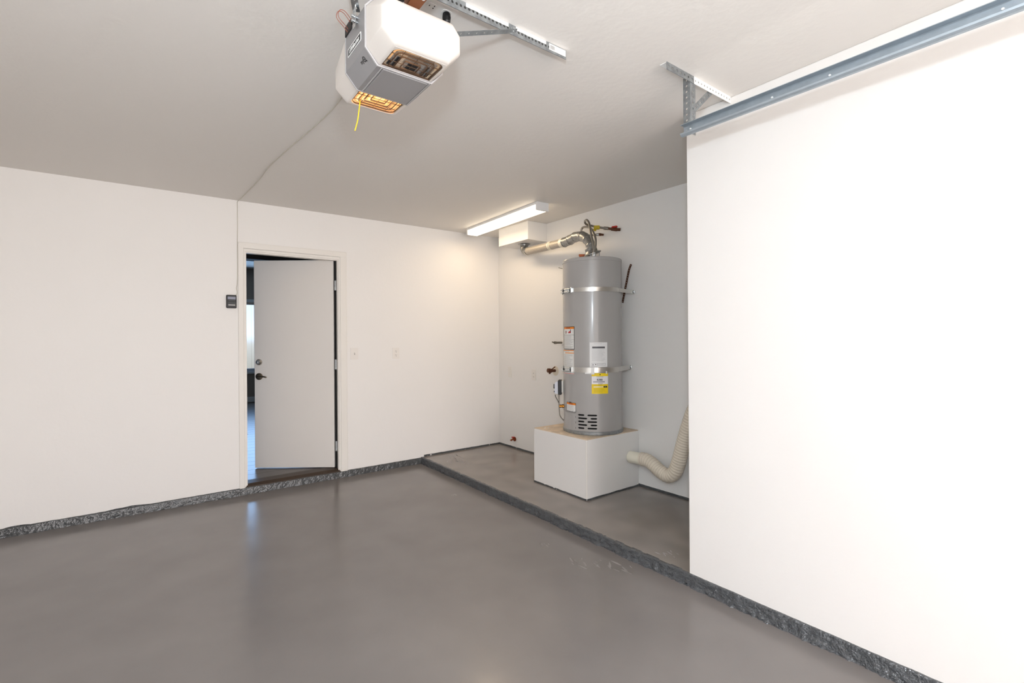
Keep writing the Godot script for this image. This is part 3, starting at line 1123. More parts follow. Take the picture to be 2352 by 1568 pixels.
func door_track() -> void:
	var tx := 1.97
	# C-shaped rolled track: web against the hangers, top flange, curled lower lip, open towards the door (-x)
	var tr := thing("door_track", "grey steel garage door track running along the top of the right wall", "track", Vector3(tx, 2.29, -1.30))
	var st := mb()
	var y0 := 2.255
	var prof := [Vector2(-0.030, 0.0495), Vector2(-0.003, 0.0495), Vector2(0.0, 0.0465), Vector2(0.0, 0.017), Vector2(-0.0012, 0.0155), Vector2(-0.0022, 0.0150), Vector2(-0.007, 0.005), Vector2(-0.015, 0.0005), Vector2(-0.024, 0.0015), Vector2(-0.029, 0.007), Vector2(-0.030, 0.013)]
	var outl := PackedVector2Array()
	for p in prof:
		outl.append(p)
	for i in range(prof.size() - 1, -1, -1):
		var a: Vector2 = prof[maxi(i - 1, 0)]
		var b: Vector2 = prof[mini(i + 1, prof.size() - 1)]
		var nn := (b - a).normalized().orthogonal()
		outl.append(prof[i] - nn * 0.0022)
	# along z, climbing 9 mm per metre of run towards the far end as hung
	var zb := FRONT - 0.4
	var zs := -1.296
	var dir := Vector3(0, -0.007, 1).normalized()
	var bx := Basis(Vector3.RIGHT, Vector3(0, 1, 0.007).normalized(), dir)
	prism(st, outl, Transform3D(bx, Vector3(tx, y0, zs)), zb - zs)
	part("channel", st, "galvanized_blue", tr)
	for z in [-1.262, -0.902, -0.70, -0.258]:
		st = mb()
		var yy: float = y0 + 0.031 - 0.007 * (z - zs)
		rod(st, Vector3(tx - 0.005, yy, z), Vector3(tx + 0.004, yy, z), 0.0038, 8)
		part("rivet", st, "white_mark", tr)
	st = mb()
	rod(st, Vector3(tx - 0.004, y0 + 0.026, -1.280), Vector3(tx + 0.012, y0 + 0.026, -1.280), 0.0045, 8)
	part("bolt", st, "zinc", tr)
	# bracket that carries its far end
	var br := thing("track_bracket", "perforated steel bracket with diagonal brace holding the track end", "bracket", Vector3(tx, CEIL, -1.265))
	var zf := -1.262
	st = mb()
	holed(st, Vector3(1.792, CEIL - 0.033, zf), Vector3.RIGHT, Vector3.UP, 0.205, 0.033, 0.0022, 7, 0.0055)
	part("ceiling_bar", st, "galvanized", br)
	st = mb()
	holed(st, Vector3(1.997, CEIL - 0.033, zf), Vector3.RIGHT, Vector3.UP, 0.319, 0.033, 0.0022, 13, 0.0048)
	part("painted_bar", st, "white_mark", br, "white painted part of the bar")
	st = mb()
	span(st, Vector3(1.792, CEIL - 0.0022, zf - 0.034), Vector3(2.313, CEIL, zf - 0.001))
	part("top_flange", st, "white_mark", br)
	st = mb()
	holed(st, Vector3(tx + 0.0015, y0 + 0.012, zf - 0.004), Vector3.UP, Vector3.FORWARD, CEIL - 0.004 - y0 - 0.012, 0.034, 0.0022, 10, 0.0052)
	part("upright", st, "galvanized", br)
	st = mb()
	holed(st, Vector3(tx + 0.042, y0 + 0.012, zf - 0.003), Vector3.UP, Vector3.LEFT, CEIL - 0.004 - y0 - 0.012, 0.042, 0.0022, 10, 0.0045)
	part("upright_flange", st, "galvanized", br)
	st = mb()
	var p0 := Vector3(1.990, 2.372, zf - 0.006)
	var p1 := Vector3(2.150, 2.512, zf - 0.006)
	var d := (p1 - p0).normalized()
	holed(st, p0 - Vector3.BACK.cross(d) * 0.014, d, Vector3.BACK.cross(d), p0.distance_to(p1), 0.028, 0.0022, 8, 0.0048)
	part("brace", st, "galvanized", br)


func fluorescent() -> void:
	var c := Vector3(2.802, CEIL, -3.868)
	var turn := Basis(Vector3.UP, deg_to_rad(-2.4))
	var f := thing("fluorescent_light", "lit white fluorescent ceiling light above the water heater recess", "light", c)
	var st := mb()
	box(st, c + Vector3(0, -0.012, 0), Vector3(0.132, 0.024, 1.26), 0.003, turn)
	part("housing", st, "fixture_white", f)
	st = mb()
	var len := 1.225
	var prof := PackedVector2Array([Vector2(-0.064, -0.020), Vector2(-0.064, -0.062), Vector2(-0.060, -0.069), Vector2(-0.052, -0.072), Vector2(0.052, -0.072), Vector2(0.060, -0.069), Vector2(0.064, -0.062), Vector2(0.064, -0.020)])
	prism(st, prof, Transform3D(turn, c + turn * Vector3(0, 0, -len / 2)), len)
	part("diffuser", st, "diffuser_glow", f)
	for s in [-1.0, 1.0]:
		st = mb()
		box(st, c + turn * Vector3(0, -0.037, s * (len / 2 + 0.010)), Vector3(0.134, 0.074, 0.020), 0.003, turn)
		part("end_cap", st, "fixture_white", f)
	var l := AreaLight3D.new()
	l.name = "tube_light"
	l.area_size = Vector2(0.12, 1.2)
	l.area_normalize_energy = true
	l.position = Vector3(0, -0.078, 0)
	l.basis = turn * Basis(Vector3.RIGHT, -PI / 2)
	l.light_color = Color(1.0, 0.88, 0.72)
	l.light_energy = 0.50
	l.area_range = 20.0
	l.shadow_enabled = true
	f.add_child(l)


# ------------------------------------------------------------------ recess: soffit, flue, water heater
func soffit_and_flue() -> void:
	var st := mb()
	span(st, Vector3(3.080, 2.342, -4.345), Vector3(RECESS, CEIL, -3.832), 0.003)
	struct("trim_6", st, "wall_paint", "boxed-in off-white vent chase under the ceiling beside the light", "soffit")
	var f := thing("flue_pipe", "dull metal flue pipe from the water heater up to the boxed soffit", "pipe", Vector3(3.1, 2.15, -3.5))
	# collar and elbow under the soffit
	st = mb()
	lathe(st, Vector3(3.215, 2.322, -4.06), [[0.045, 0.0], [0.048, 0.012], [0.066, 0.0175], [0.066, 0.021]], 20)
	part("ceiling_collar", st, "flue_metal", f)
	st = mb()
	sweep(st, smooth([Vector3(3.215, 2.340, -4.06), Vector3(3.214, 2.31, -4.06), Vector3(3.210, 2.275, -4.045), Vector3(3.200, 2.256, -4.01), Vector3(3.185, 2.250, -3.96)], 4), 0.043, 16)
	part("elbow", st, "flue_metal", f)
	# straight pipe
	var a := Vector3(3.192, 2.250, -3.985)
	var b := Vector3(3.098, 2.226, -3.290)
	st = mb()
	rod(st, a, b, 0.0395, 20)
	part("straight_pipe", st, "flue_dull", f)
	var d := (b - a).normalized()
	for k in [[0.0, 0.012], [0.62, 0.016], [0.66, 0.010], [0.90, 0.050]]:
		var p: Vector3 = a + d * (a.distance_to(b) * k[0])
		st = mb()
		rod(st, p, p + d * k[1], 0.0425, 20)
		part("joint_band", st, "pvc", f)
	# adjustable elbow in crimped sections
	var path := smooth([b - d * 0.02, Vector3(3.085, 2.232, -3.215), Vector3(3.066, 2.240, -3.13), Vector3(3.050, 2.228, -3.03), Vector3(3.040, 2.186, -2.955), Vector3(3.038, 2.130, -2.912), Vector3(3.040, 2.085, -2.900)], 16)
	var rr := PackedFloat32Array()
	for i in path.size():
		var ph := fposmod(i / 16.0, 1.0)
		rr.append(0.0440 + (0.0030 if ph < 0.09 or ph > 0.91 else 0.0) - 0.0015 * i / path.size())
	st = mb()
	sweep(st, path, rr, 20)
	part("adjustable_elbow", st, "flue_metal", f)


func heater_stand() -> void:
	var s := thing("heater_stand", "square white painted box stand on the raised slab under the water heater", "stand", Vector3(3.02, SLAB, -2.975))
	var x1 := RECESS - 0.003
	var st := mb()
	span(st, Vector3(2.705, SLAB, -3.300), Vector3(x1, 0.536, -2.655), 0.004)
	part("box", st, "wall_paint", s)
	st = mb()
	span(st, Vector3(2.707, 0.530, -3.298), Vector3(x1, 0.541, -2.657), 0.003)
	part("top_board", st, "stand_top", s, "stained tan top of the stand")
	st = mb()
	span(st, Vector3(2.7035, SLAB + 0.006, -2.667), Vector3(2.7175, 0.531, -2.6535), 0.003)
	part("corner_bead", st, "trim_paint", s)
	# ragged dark paint line at its foot
	for e in [[Vector3(2.7045, SLAB - 0.002, -3.30), Vector3(2.7045, SLAB - 0.002, -2.655), Vector3.LEFT], [Vector3(2.705, SLAB - 0.002, -2.6545), Vector3(x1, SLAB - 0.002, -2.6545), Vector3.BACK]]:
		part("paint_line", curb_strip(e[0], e[1], e[2], 0.014, 0.005, 0.008, 0.012), "curb_smooth", s)
	for p in [[2.765, -3.215, 0.012], [2.79, -3.20, 0.008]]:
		st = mb()
		box(st, Vector3(p[0], 0.5425, p[1]), Vector3(p[2] * 1.8, 0.004, p[2]), 0.001, Basis(Vector3.UP, p[0] * 40))
		part("plaster_crumb", st, "white_mark", s)


const HC := Vector3(3.04, 0.0, -2.905)
const HR := 0.25


func on(phi: float, y: float, r := HR) -> Vector3:
	var a := deg_to_rad(phi)
	return HC + Vector3(sin(a) * r, y, cos(a) * r)


func facing(phi: float) -> Basis:   # x to the right along the drum, y up, z outwards
	return Basis(Vector3.UP, deg_to_rad(phi))


func patch(st: SurfaceTool, r: float, y0: float, y1: float, p0: float, p1: float, thick := 0.0012) -> void:   # a sheet lying on the drum
	var n := maxi(2, int((p1 - p0) / 6.0))
	st.set_smooth_group(0)
	for k in n:
		var a := lerpf(p0, p1, float(k) / n)
		var b := lerpf(p0, p1, float(k + 1) / n)
		var ua := float(k) / n
		var ub := float(k + 1) / n
		var v := [[on(a, y0, r + thick), Vector2(ua, 1)], [on(b, y0, r + thick), Vector2(ub, 1)], [on(b, y1, r + thick), Vector2(ub, 0)], [on(a, y1, r + thick), Vector2(ua, 0)]]
		for i in [0, 2, 1, 0, 3, 2]:
			st.set_uv(v[i][1])
			st.add_vertex(v[i][0])
	st.set_smooth_group(-1)
	st.set_uv(Vector2(0.01, 0.01))
	for k in n:
		var a := lerpf(p0, p1, float(k) / n)
		var b := lerpf(p0, p1, float(k + 1) / n)
		q4(st, on(a, y1, r), on(a, y1, r + thick), on(b, y1, r + thick), on(b, y1, r))
		q4(st, on(a, y0, r + thick), on(a, y0, r), on(b, y0, r), on(b, y0, r + thick))
	q4(st, on(p0, y0, r), on(p0, y0, r + thick), on(p0, y1, r + thick), on(p0, y1, r))
	q4(st, on(p1, y0, r + thick), on(p1, y0, r), on(p1, y1, r), on(p1, y1, r + thick))


func printed(key: String, w: int, h: int, base: Color, marks: Array) -> void:   # flat print: marks are [x, y, w, h, colour] in pixels
	var im := Image.create(w, h, false, Image.FORMAT_RGB8)
	im.fill(base)
	for k in marks:
		im.fill_rect(Rect2i(k[0], k[1], k[2], k[3]), k[4])
	var m := mat(key, Color.WHITE, 0.5)
	m.albedo_texture = ImageTexture.create_from_image(im)


func text_lines(x: int, y: int, w: int, n: int, step: int, c: Color) -> Array:   # small print too fine to read
	var r := []
	for i in n:
		var at := x
		var stop := x + int(w * (0.72 + 0.28 * rng.randf()))
		while at < stop:
			var l := 4 + rng.randi() % 12
			r.append([at, y + i * step, mini(l, stop - at), 2, c])
			at += l + 2
	return r


func water_heater() -> void:
	var o := thing("water_heater", "tall grey gas water heater with stickers standing on the white box", "water heater", HC + Vector3(0, 0.541, 0))
	# jacket: upper drum, then the burner jacket with its air slots cut through
	var st := mb()
	lathe(st, HC, [[HR, 0.727], [HR, 1.966]], 64)
	part("jacket", st, "heater_enamel", o)
	st = mb()
	lathe(st, HC, [[HR, 1.964], [HR + 0.003, 1.967], [HR + 0.003, 1.986], [HR + 0.0005, 1.993], [HR - 0.008, 1.996], [0.0, 1.998]], 64)
	part("lid", st, "heater_enamel", o)
	var slots := []
	for i in 5:
		var y := 0.7035 - 0.0267 * i
		if i % 2 == 0:
			slots.append([-74.7, -62.2, y])
			slots.append([-56.3, -38.4, y])
		else:
			slots.append([-74.7, -56.8, y])
			slots.append([-50.5, -38.4, y])
	var ps := []
	var ys := [0.566, 0.727]
	for k in 60:
		ps.append(-180.0 + 6.0 * k)
	for s in slots:
		for v in [s[0], s[1], s[0] + 1.2, s[1] - 1.2]:
			if not ps.has(v):
				ps.append(v)
		for v in [s[2] - 0.0065, s[2] + 0.0065, s[2] - 0.0038, s[2] + 0.0038]:
			ys.append(v)
	ps.append(180.0)
	ps.sort()
	ys.sort()
	st = mb()
	st.set_smooth_group(0)
	for i in ps.size() - 1:
		for j in ys.size() - 1:
			var pm: float = (ps[i] + ps[i + 1]) / 2.0
			var ym: float = (ys[j] + ys[j + 1]) / 2.0
			var open := false
			for s in slots:
				if pm > s[0] and pm < s[1] and absf(ym - s[2]) < 0.0065 and not ((pm < s[0] + 1.2 or pm > s[1] - 1.2) and absf(ym - s[2]) > 0.0038):
					open = true
			if not open and ps[i + 1] - ps[i] > 0.001:
				q4(st, on(ps[i], ys[j]), on(ps[i + 1], ys[j]), on(ps[i + 1], ys[j + 1]), on(ps[i], ys[j + 1]))
	part("burner_jacket", st, "heater_enamel", o)
	st = mb()
	lathe(st, HC, [[HR - 0.02, 0.56], [HR - 0.02, 0.74]], 40)
	part("inner_liner", st, "hole_black", o)
	st = mb()
	lathe(st, HC, [[0.0, 0.541], [HR + 0.004, 0.541], [HR + 0.006, 0.545], [HR + 0.006, 0.566], [HR + 0.002, 0.571], [HR - 0.004, 0.571]], 64)
	part("base_rim", st, "galvanized", o)
	# burner access cover and its seams
	for k in [[0.722, 0.7245, -150.0, -80.4], [0.712, 0.7138, -150.0, -80.4], [0.585, 0.60, -80.4, -79.7], [0.63, 0.645, -80.4, -79.7], [0.675, 0.69, -80.4, -79.7]]:
		st = mb()
		patch(st, HR, k[0], k[1], k[2], k[3], 0.0008)
		part("cover_seam", st, "heater_seam", o)
	st = mb()
	box(st, on(-93, 0.799, HR + 0.004), Vector3(0.024, 0.005, 0.006), 0.001, facing(-93))
	part("sight_latch", st, "dark_steel", o)
	# stickers
	var wht := Color(0.93, 0.93, 0.92)
	var ink := Color(0.52, 0.52, 0.54)
	var dark := Color(0.07, 0.07, 0.08)
	var org := Color(0.95, 0.56, 0.16)
	var mk := [[0, 0, 220, 300, dark], [7, 7, 206, 286, wht], [7, 7, 206, 26, org], [60, 12, 90, 14, Color(0.72, 0.30, 0.06)], [7, 110, 206, 3, dark], [7, 172, 206, 3, ink],
		[52, 52, 14, 44, dark], [66, 60, 8, 22, Color(0.75, 0.1, 0.1)], [150, 40, 12, 42, dark], [110, 74, 50, 12, Color(0.75, 0.08, 0.12)], [126, 62, 30, 12, Color(0.80, 0.1, 0.14)]]
	mk += text_lines(16, 120, 190, 6, 8, ink) + text_lines(16, 182, 190, 9, 8, ink) + text_lines(16, 262, 190, 3, 9, dark)
	printed("warning_print", 220, 300, wht, mk)
	mk = [[0, 0, 220, 10, org], [60, 30, 160, 10, org], [0, 290, 220, 6, Color(0.75, 0.2, 0.2)]] + text_lines(12, 52, 196, 23, 10, ink) + text_lines(12, 16, 180, 1, 8, dark)
	printed("instruction_print", 220, 300, wht, mk)
	mk = [[0, 0, 200, 130, dark], [5, 5, 190, 120, wht], [5, 5, 190, 26, org], [55, 10, 90, 14, Color(0.72, 0.33, 0.08)]] + text_lines(16, 42, 168, 8, 10, ink)
	printed("small_label_print", 200, 130, wht, mk)
	mk = [[40, 62, 200, 26, Color(0.34, 0.34, 0.35)], [30, 302, 88, 3, ink], [30, 346, 88, 3, ink], [30, 302, 3, 46, ink], [116, 302, 3, 46, ink], [126, 306, 124, 3, ink], [126, 334, 124, 3, ink], [126, 306, 3, 30, ink], [248, 306, 3, 30, ink], [46, 318, 10, 18, dark], [84, 316, 16, 12, dark]]
	mk += text_lines(64, 18, 150, 1, 8, ink) + text_lines(36, 100, 210, 20, 9, Color(0.66, 0.66, 0.67)) + text_lines(140, 316, 90, 2, 8, ink)
	printed("paper_print", 280, 360, Color(0.94, 0.94, 0.94), mk)
	var yel := Color(0.97, 0.84, 0.10)
	mk = [[0, 0, 240, 44, yel], [0, 160, 240, 140, yel], [20, 122, 170, 8, Color(0.2, 0.2, 0.22)], [70, 52, 100, 5, ink], [90, 148, 70, 5, ink], [26, 192, 140, 14, Color(0.96, 0.92, 0.86)], [172, 188, 54, 22, dark], [188, 192, 20, 14, Color(0.45, 0.45, 0.48)], [90, 168, 60, 5, Color(0.55, 0.48, 0.1)]]
	mk += text_lines(28, 226, 170, 6, 10, Color(0.62, 0.54, 0.1))
	printed("energy_print", 240, 300, Color(0.95, 0.94, 0.95), mk)
	for s in [["warning_label", "warning_print", -117.0, -81.7, 1.238, 1.428, 0.0006, "orange-topped warning sticker in a black frame"],
			["instruction_label", "instruction_print", -122.0, -83.4, 1.032, 1.231, 0.0006, "white instruction sticker with orange lines"],
			["small_label", "small_label_print", -106.0, -79.4, 0.720, 0.796, 0.0008, "small orange-topped sticker by the burner cover"],
			["paper_sheet", "paper_print", -51.3, -18.2, 1.096, 1.296, 0.003, "white printed sheet taped to the front"],
			["energy_tag", "energy_print", -48.0, -17.3, 0.880, 1.046, 0.004, "yellow and white energy cost tag"]]:
		st = mb()
		patch(st, HR, s[4], s[5], s[2], s[3], s[6])
		var lab := part(s[0], st, s[1], o, s[7])
		if s[0] == "energy_tag":
			lettering("price", "$288", 0.0155, "soft_black", Transform3D(facing(-33.5), on(-33.5, 0.9935, HR + 0.0062)), lab)
			st = mb()
			box(st, on(-32.6, 1.035, HR + 0.005), Vector3(0.008, 0.008, 0.002), 0.0008, facing(-32.6))
			part("punch_hole", st, "soft_black", lab)
	for k in [[1.037, 1.091, -49.0, -43.0], [1.040, 1.050, -60.0, -49.5], [1.040, 1.062, -22.0, -19.5]]:
		st = mb()
		patch(st, HR + 0.0070, k[0], k[1], k[2], k[3], 0.0006)
		part("tape", st, "white_mark", o)
	# gas control on the far left side, seen edge-on
	var ph := -136.0
	var fb := facing(ph)
	st = mb()
	box(st, on(ph, 0.912, HR + 0.008), Vector3(0.07, 0.10, 0.018), 0.002, fb)
	part("control_mount", st, "white_plastic", o)
	st = mb()
	box(st, on(ph, 0.906, HR + 0.030), Vector3(0.105, 0.124, 0.030), 0.004, fb)
	var gc := part("gas_control", st, "soft_black", o)
	st = mb()
	prism(st, PackedVector2Array([Vector2(0.0, -0.060), Vector2(0.030, -0.050), Vector2(0.030, 0.030), Vector2(0.018, 0.048), Vector2(0.0, 0.054)]), Transform3D(Basis(fb.z, Vector3.UP, fb.z.cross(Vector3.UP)), on(ph, 0.906, HR + 0.045) - fb.z.cross(Vector3.UP) * 0.04), 0.08)
	part("control_face", st, "silver_plastic", gc)
	st = mb()
	rod(st, on(ph, 0.912, HR + 0.075), on(ph, 0.912, HR + 0.086), 0.020, 16)
	part("control_knob", st, "black", gc)
	st = mb()
	rod(st, on(ph, 0.866, HR + 0.072), on(ph, 0.866, HR + 0.084), 0.007, 10)
	part("control_knob", st, "black", gc)
	for k in 2:
		st = mb()
		var p := ph + 3.0 * k
		sweep(st, smooth([on(p, 0.850, HR + 0.042 - 0.004 * k), on(p, 0.80, HR + 0.041 - 0.004 * k), on(p, 0.72, HR + 0.039 - 0.002 * k), on(p, 0.665, HR + 0.033), on(p + 4, 0.635, HR + 0.014), on(p + 6, 0.622 - 0.014 * k, HR - 0.01)]), 0.0038, 8)
		part("gas_tube", st, "braid", o)
	st = mb()
	sweep(st, smooth([on(ph - 4, 0.835, HR + 0.075), on(ph - 2, 0.82, HR + 0.07), on(ph, 0.79, HR + 0.052), on(ph, 0.765, HR + 0.041)]), 0.003, 6)
	part("igniter_lead", st, "dark_steel", o)
	# drain valve
	st = mb()
	rod(st, on(-124, 0.748, HR - 0.005), on(-124, 0.748, HR + 0.022), 0.012, 12)
	rod(st, on(-124, 0.748, HR + 0.006), on(-124, 0.748, HR + 0.014), 0.019, 6)
	rod(st, on(-124, 0.748, HR + 0.022), on(-124, 0.748, HR + 0.040), 0.014, 10)
	part("drain_valve", st, "brass", o)
	# draft hood on the lid, leaning
	var lean := Basis(Vector3(0.6, 0, -0.8), deg_to_rad(-21))
	st = mb()
	var hc := Vector3(3.042, 2.048, -2.903)
	lathe(st, hc, [[0.068, -0.006], [0.083, 0.0], [0.083, 0.004], [0.060, 0.016], [0.046, 0.036], [0.043, 0.060]], 28, lean)
	lathe(st, hc, [[0.081, 0.0005], [0.068, -0.006], [0.0, -0.006]], 28, lean)
	part("draft_hood", st, "flue_metal", o)
	for k in 4:
		st = mb()
		var ang := TAU * (k + 0.35) / 4.0
		var top := hc + lean * Vector3(sin(ang) * 0.068, 0.0, cos(ang) * 0.068)
		box(st, (top + Vector3(top.x, 1.996, top.z)) / 2.0, Vector3(0.012, top.y - 1.996, 0.003), 0.0, Basis(Vector3.UP, ang))
		part("hood_leg", st, "galvanized", o)
	# water nipples and the copper fitting on the lid
	st = mb()
	var ab := Vector3(3.035, 1.997, -3.02)
	lathe(st, ab, [[0.020, 0.0], [0.020, 0.012], [0.014, 0.016], [0.014, 0.040], [0.022, 0.046], [0.022, 0.054], [0.0, 0.056]], 10)
	box(st, ab + Vector3(0.0, 0.062, 0.0), Vector3(0.010, 0.018, 0.052), 0.002, Basis(Vector3.UP, 0.9))
	part("relief_fitting", st, "copper", o)


func straps() -> void:
	for s in [[1.7275, 0.034, "upper", Vector3(RECESS - 0.002, 1.7235, -2.700)], [1.071, 0.042, "lower", Vector3(RECESS - 0.002, 1.078, -2.735)]]:
		var o := thing("seismic_strap", "%s shiny steel earthquake strap round the water heater, %s" % [s[2], "below its lid" if s[2] == "upper" else "above the yellow tag"], "strap", HC + Vector3(0, s[0], 0))
		var st := mb()
		var y0: float = s[0] - s[1] / 2
		var y1: float = s[0] + s[1] / 2
		var wall: Vector3 = s[3]
		var rr := HR + 0.0065
		patch(st, HR + 0.005, y0, y1, -192.0, 9.4, 0.0015)
		# straight runs on to the wall
		for e in [[on(9.4, s[0], rr), wall], [on(-189.4, s[0], rr), Vector3(wall.x, wall.y, -3.11)]]:
			var a: Vector3 = e[0]
			var b: Vector3 = e[1]
			var x := Vector3(b.x - a.x, 0, b.z - a.z).normalized()
			box(st, (a + b) / 2.0, Vector3(a.distance_to(b), s[1] * 0.92, 0.002), 0.0, Basis(x, Vector3.UP, x.cross(Vector3.UP)))
		part("band", st, "strap_steel", o)
		for e in [wall, Vector3(wall.x, wall.y, -3.11)]:
			st = mb()
			box(st, e + Vector3(-0.006, 0, 0.004), Vector3(0.012, 0.030, 0.034), 0.003)
			rod(st, e + Vector3(-0.022, 0.002, 0.006), e + Vector3(0.0, 0.002, 0.006), 0.008, 8)
			part("wall_anchor", st, "zinc", o)
		# tension clamp on the left
		st = mb()
		box(st, on(-98, s[0], HR + 0.013), Vector3(0.060, 0.040, 0.012), 0.003, facing(-98))
		var cl := part("clamp", st, "zinc", o)
		for k in [-86.0, -114.0]:
			st = mb()
			box(st, on(k, s[0], HR + 0.013), Vector3(0.011, 0.044, 0.017), 0.002, facing(k))
			part("clamp_ear", st, "zinc", cl)
		for y in [-0.011, 0.011]:
			st = mb()
			sweep(st, PackedVector3Array([on(-120, s[0] + y, HR + 0.022), on(-112, s[0] + y, HR + 0.022), on(-104, s[0] + y, HR + 0.022), on(-96, s[0] + y, HR + 0.022), on(-88, s[0] + y, HR + 0.022)]), 0.0050, 8)
			part("clamp_bolt", st, "zinc", cl)
		st = mb()
		box(st, on(-106, s[0], HR + 0.0245), Vector3(0.010, 0.034, 0.004), 0.001, facing(-106))
		part("clamp_gap", st, "hole_black", cl)


func flex_connectors() -> void:
	var fa := thing("water_connector", "braided steel water connector looping high to the red-handled valve", "hose", Vector3(3.06, 2.0, -2.90))
	var st := mb()
	sweep(st, smooth([Vector3(2.952, 2.015, -2.795), Vector3(2.951, 2.04, -2.796), Vector3(2.951, 2.113, -2.802), Vector3(2.955, 2.214, -2.833), Vector3(2.975, 2.296, -2.868), Vector3(3.010, 2.347, -2.930), Vector3(3.060, 2.355, -3.004), Vector3(3.130, 2.350, -3.052), Vector3(3.20, 2.347, -3.057), Vector3(3.235, 2.333, -3.020), Vector3(3.272, 2.318, -2.966)], 8), 0.0098, 12)
	part("braided_hose", st, "braid", fa)
	st = mb()
	lathe(st, Vector3(2.952, 1.996, -2.795), [[0.018, 0.0], [0.018, 0.030], [0.013, 0.034], [0.012, 0.048]], 6)
	part("nut", st, "zinc", fa)
	st = mb()
	rod(st, Vector3(3.268, 2.319, -2.972), Vector3(3.292, 2.313, -2.940), 0.0145, 8)
	part("nut", st, "braid", fa)
	var tg := thing("yellow_tag", "small yellow tag on the upper braided water connector", "tag", Vector3(3.235, 2.33, -3.02))
	st = mb()
	box(st, Vector3(3.228, 2.328, -3.020), Vector3(0.052, 0.034, 0.024), 0.004, Basis(Vector3.UP, -0.75))
	box(st, Vector3(3.212, 2.306, -3.032), Vector3(0.030, 0.020, 0.004), 0.001, Basis(Vector3.UP, -0.75))
	part("tag_sheet", st, "yellow_tag", tg)
	var va := thing("shutoff_valve", "brass shut-off valve with a red handle on the recess wall", "valve", Vector3(RECESS, 2.29, -2.86))
	st = mb()
	rod(st, Vector3(3.292, 2.313, -2.940), Vector3(3.306, 2.305, -2.912), 0.011, 8)
	rod(st, Vector3(3.304, 2.306, -2.914), Vector3(3.322, 2.294, -2.868), 0.016, 10)
	rod(st, Vector3(3.320, 2.295, -2.872), Vector3(3.337, 2.290, -2.838), 0.013, 10)
	part("valve_body", st, "rust", va)
	st = mb()
	box(st, Vector3(3.307, 2.318, -2.880), Vector3(0.020, 0.016, 0.050), 0.004, Basis(Vector3.UP, 0.35))
	rod(st, Vector3(3.312, 2.295, -2.885), Vector3(3.310, 2.315, -2.882), 0.006, 8)
	part("red_handle", st, "red_handle", va, "red valve handle")
	var fb := thing("water_connector", "braided steel water connector making the lower round loop above the flue", "hose", Vector3(3.12, 2.0, -2.94))
	st = mb()
	sweep(st, smooth([Vector3(2.974, 2.01, -2.816), Vector3(2.980, 2.06, -2.814), Vector3(2.990, 2.12, -2.811), Vector3(2.992, 2.172, -2.816), Vector3(3.005, 2.232, -2.855), Vector3(3.050, 2.283, -2.928), Vector3(3.120, 2.322, -3.042), Vector3(3.18, 2.345, -3.146), Vector3(3.182, 2.322, -3.172), Vector3(3.19, 2.29, -3.163), Vector3(3.21, 2.274, -3.139), Vector3(3.245, 2.275, -3.106), Vector3(3.285, 2.280, -3.073)], 8), 0.0098, 12)
	part("braided_hose", st, "braid", fb)
	st = mb()
	lathe(st, Vector3(2.974, 1.996, -2.816), [[0.016, 0.0], [0.016, 0.026], [0.012, 0.030], [0.011, 0.04]], 6)
	part("nut", st, "zinc", fb)
	st = mb()
	rod(st, Vector3(3.280, 2.279, -3.077), Vector3(3.298, 2.281, -3.062), 0.0135, 8)
	part("nut", st, "zinc", fb)
	var vb := thing("shutoff_valve", "small rusty brass pipe end on the recess wall behind the flue", "valve", Vector3(RECESS, 2.28, -3.05))
	st = mb()
	rod(st, Vector3(3.298, 2.281, -3.062), Vector3(3.318, 2.280, -3.050), 0.013, 8)
	rod(st, Vector3(3.316, 2.280, -3.051), Vector3(3.337, 2.279, -3.040), 0.010, 8)
	part("valve_body", st, "rust", vb)


